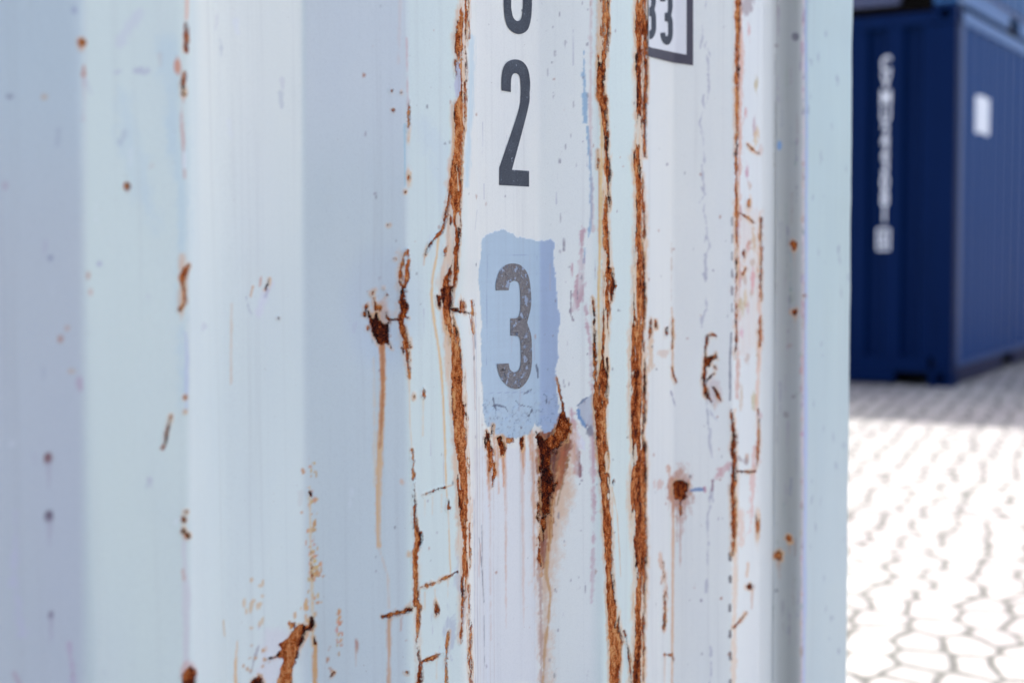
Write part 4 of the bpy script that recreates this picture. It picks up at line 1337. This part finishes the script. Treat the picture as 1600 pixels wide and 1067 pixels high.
    S.h += (1.2 * fbm(S.u, S.z, 6, 3, 99, 2) * sstep(-np.abs(X - 800), -60, -50) * 0 + 0.5 * fbm(S.u, S.z, 9, 5, 98, 2)).astype(np.float32)



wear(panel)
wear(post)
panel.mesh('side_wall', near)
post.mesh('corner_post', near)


# ------------------------------------------------------------------ stencilled digits and the number plate
def smooth_outline(pts, sub=7):
    """pts: (x, y, corner?) closed; curved between corners"""
    n = len(pts)
    out = []
    for i in range(n):
        p1, p2 = pts[i], pts[(i + 1) % n]
        c1, c2 = len(p1) > 2, len(p2) > 2
        if c1 and c2:
            out.append(p1[:2])
            continue
        p0 = pts[(i - 1) % n] if not c1 else p1
        p3 = pts[(i + 2) % n] if not c2 else p2
        for k in range(sub):
            t = k / sub
            q = []
            for a in (0, 1):
                A, B, C_, D_ = p0[a], p1[a], p2[a], p3[a]
                q.append(0.5 * (2 * B + (C_ - A) * t + (2 * A - 5 * B + 4 * C_ - D_) * t * t + (3 * B - A - 3 * C_ + D_) * t ** 3))
            out.append(tuple(q))
    return out


def decal(name, loops, mat, off, parent, xf=lambda x, y: (x, y)):
    L3 = [[xf(*p) for p in lp] for lp in loops]
    tri = geometry.tessellate_polygon([[Vector((x, y, 0)) for x, y in lp] for lp in L3])
    flat = [p for lp in L3 for p in lp]
    me = bpy.data.meshes.new(name)
    bm = bmesh.new()
    vs = [bm.verts.new(NEAR_INV @ Vector(panel.at(x, y, off))) for x, y in flat]
    for t in tri:
        try:
            bm.faces.new([vs[i] for i in t])
        except ValueError:
            pass
    nn = (NEAR_INV.to_3x3() @ Vector(NV))
    for f in bm.faces:
        f.normal_update()
        if f.normal.dot(nn) < 0:
            f.normal_flip()
    bm.to_mesh(me)
    bm.free()
    return link(name, me, mat, parent)


C1 = True
G2 = [(783, 142, C1), (783, 124), (785.5, 108), (792, 97.5), (804, 93.5), (816, 97), (824, 108), (827.5, 126), (827, 146), (824, 172), (799.3, 265.6, C1), (826, 267.5, C1), (826, 292, C1),
      (779.3, 289.5, C1), (779.6, 262, C1), (808, 178), (812.6, 150), (812.3, 127), (810, 118), (805, 115), (800.5, 117), (798, 125), (797.6, 144.5, C1)]
G3 = [(773.7, 453.5, C1), (774.3, 440), (779.6, 423.6), (789, 414.5), (802, 411.8), (815, 416.5), (824.5, 431), (828.2, 454), (828.6, 478), (822.5, 504, C1), (828.8, 524), (830, 548), (829.8, 570), (825.5, 589),
      (816, 603), (805, 607.6), (792, 603), (781.5, 591), (776.4, 577), (775.4, 568.6, C1), (793.8, 567.6, C1), (796, 577), (803, 581.5), (810.5, 576), (812.8, 564), (812.4, 538), (810.5, 528), (807, 525), (796.6, 524.2, C1),
      (796.6, 497.4, C1), (806, 497), (810.5, 491), (812, 478), (811.3, 452), (809, 442), (802.5, 438.8), (796, 442.5), (793.6, 453.5, C1)]
G0o = [(786.5, -60, C1), (786.5, 8, C1), (788.5, 30), (795, 46), (809, 54), (823, 48), (829, 30), (830.5, 8, C1), (831, -60, C1), (828, -96), (810, -112), (790, -96)]
G0i = [(798.3, -60, C1), (798, 12, C1), (801, 27), (807.5, 33.5), (814, 29), (816.6, 12, C1), (817, -60, C1), (815, -82), (808, -90), (800, -82)]
decal('painted_digit', [smooth_outline(G2)], M_DIGIT, 0.00045, near)
d3 = decal('painted_digit', [smooth_outline(G3)], M_DIGIT_W, 0.00075, near)
d3['label'] = 'worn grey digit 3 on the repainted patch'
decal('painted_digit', [smooth_outline(G0o), smooth_outline(G0i)], M_DIGIT, 0.00045, near)


# plate: a grid following the folds, border and white field
def plate_grid(name, xs0, xs1, top, bot, mat, off, parent, n=26, rows=6):
    """xs in survey x; top/bot functions of x"""
    bm = bmesh.new()
    grid = []
    for i in range(n + 1):
        x = xs0 + (xs1 - xs0) * i / n
        col = []
        for j in range(rows + 1):
            y = top(x) + (bot(x) - top(x)) * j / rows
            col.append(bm.verts.new(NEAR_INV @ Vector(panel.at(x, y, off))))
        grid.append(col)
    for i in range(n):
        for j in range(rows):
            bm.faces.new((grid[i][j + 1], grid[i + 1][j + 1], grid[i + 1][j], grid[i][j]))
    me = bpy.data.meshes.new(name)
    bm.to_mesh(me)
    bm.free()
    return link(name, me, mat, parent)


bot_out = lambda x: np.interp(x, [1003, 1016, 1050.5, 1052, 1082.5], [85, 89.5, 98.4, 98.6, 102.8])
bot_in = lambda x: np.interp(x, [1003, 1016, 1052, 1072], [70, 74.8, 82.5, 86.2])
topf = lambda x: -170 - (bot_in(x) - 75) * .5
plate = plate_grid('number_plate', 1012.2, 1082.5, topf, bot_out, M_LABELK, 0.0006, near)
plate_grid('plate_field', 1012.2, 1071.8, lambda x: topf(x) + 14, bot_in, M_LABELW, 0.0009, plate)


def clip_left(lp, x0):
    out = []
    for (ax, ay), (bx, by) in zip(lp, lp[1:] + lp[:1]):
        if ax >= x0:
            out.append((ax, ay))
        if (ax >= x0) != (bx >= x0):
            t = (x0 - ax) / (bx - ax)
            out.append((x0, ay + t * (by - ay)))
    return out


def fatten(lp, w):
    P = np.array(lp)
    A = 0.5 * np.sum(P[:, 0] * np.roll(P[:, 1], -1) - np.roll(P[:, 0], -1) * P[:, 1])
    t = np.roll(P, -1, 0) - np.roll(P, 1, 0)
    t /= np.maximum(np.linalg.norm(t, axis=1), 1e-6)[:, None]
    nrm = np.stack([t[:, 1], -t[:, 0]], 1) * (1 if A > 0 else -1)
    return [tuple(p) for p in P + nrm * w]


def g3_small(x, y):
    # from the big digit's box (773..830, 412..608) to the plate's
    return (1030.5 + (x - 773.7) / 56.3 * 18.3, -16 + (y - 411.8) / 195.8 * 86)


def g3_small2(x, y):
    return (1004.2 + (x - 773.7) / 56.3 * 18.4, -24 + (y - 411.8) / 195.8 * 85)


decal('plate_digit', [fatten([g3_small(*p) for p in smooth_outline(G3)], 0.9)], M_DIGIT, 0.0012, plate)
decal('plate_digit', [clip_left(fatten([g3_small2(*p) for p in smooth_outline(G3)], 0.9), 1013.0)], M_DIGIT, 0.0012, plate)
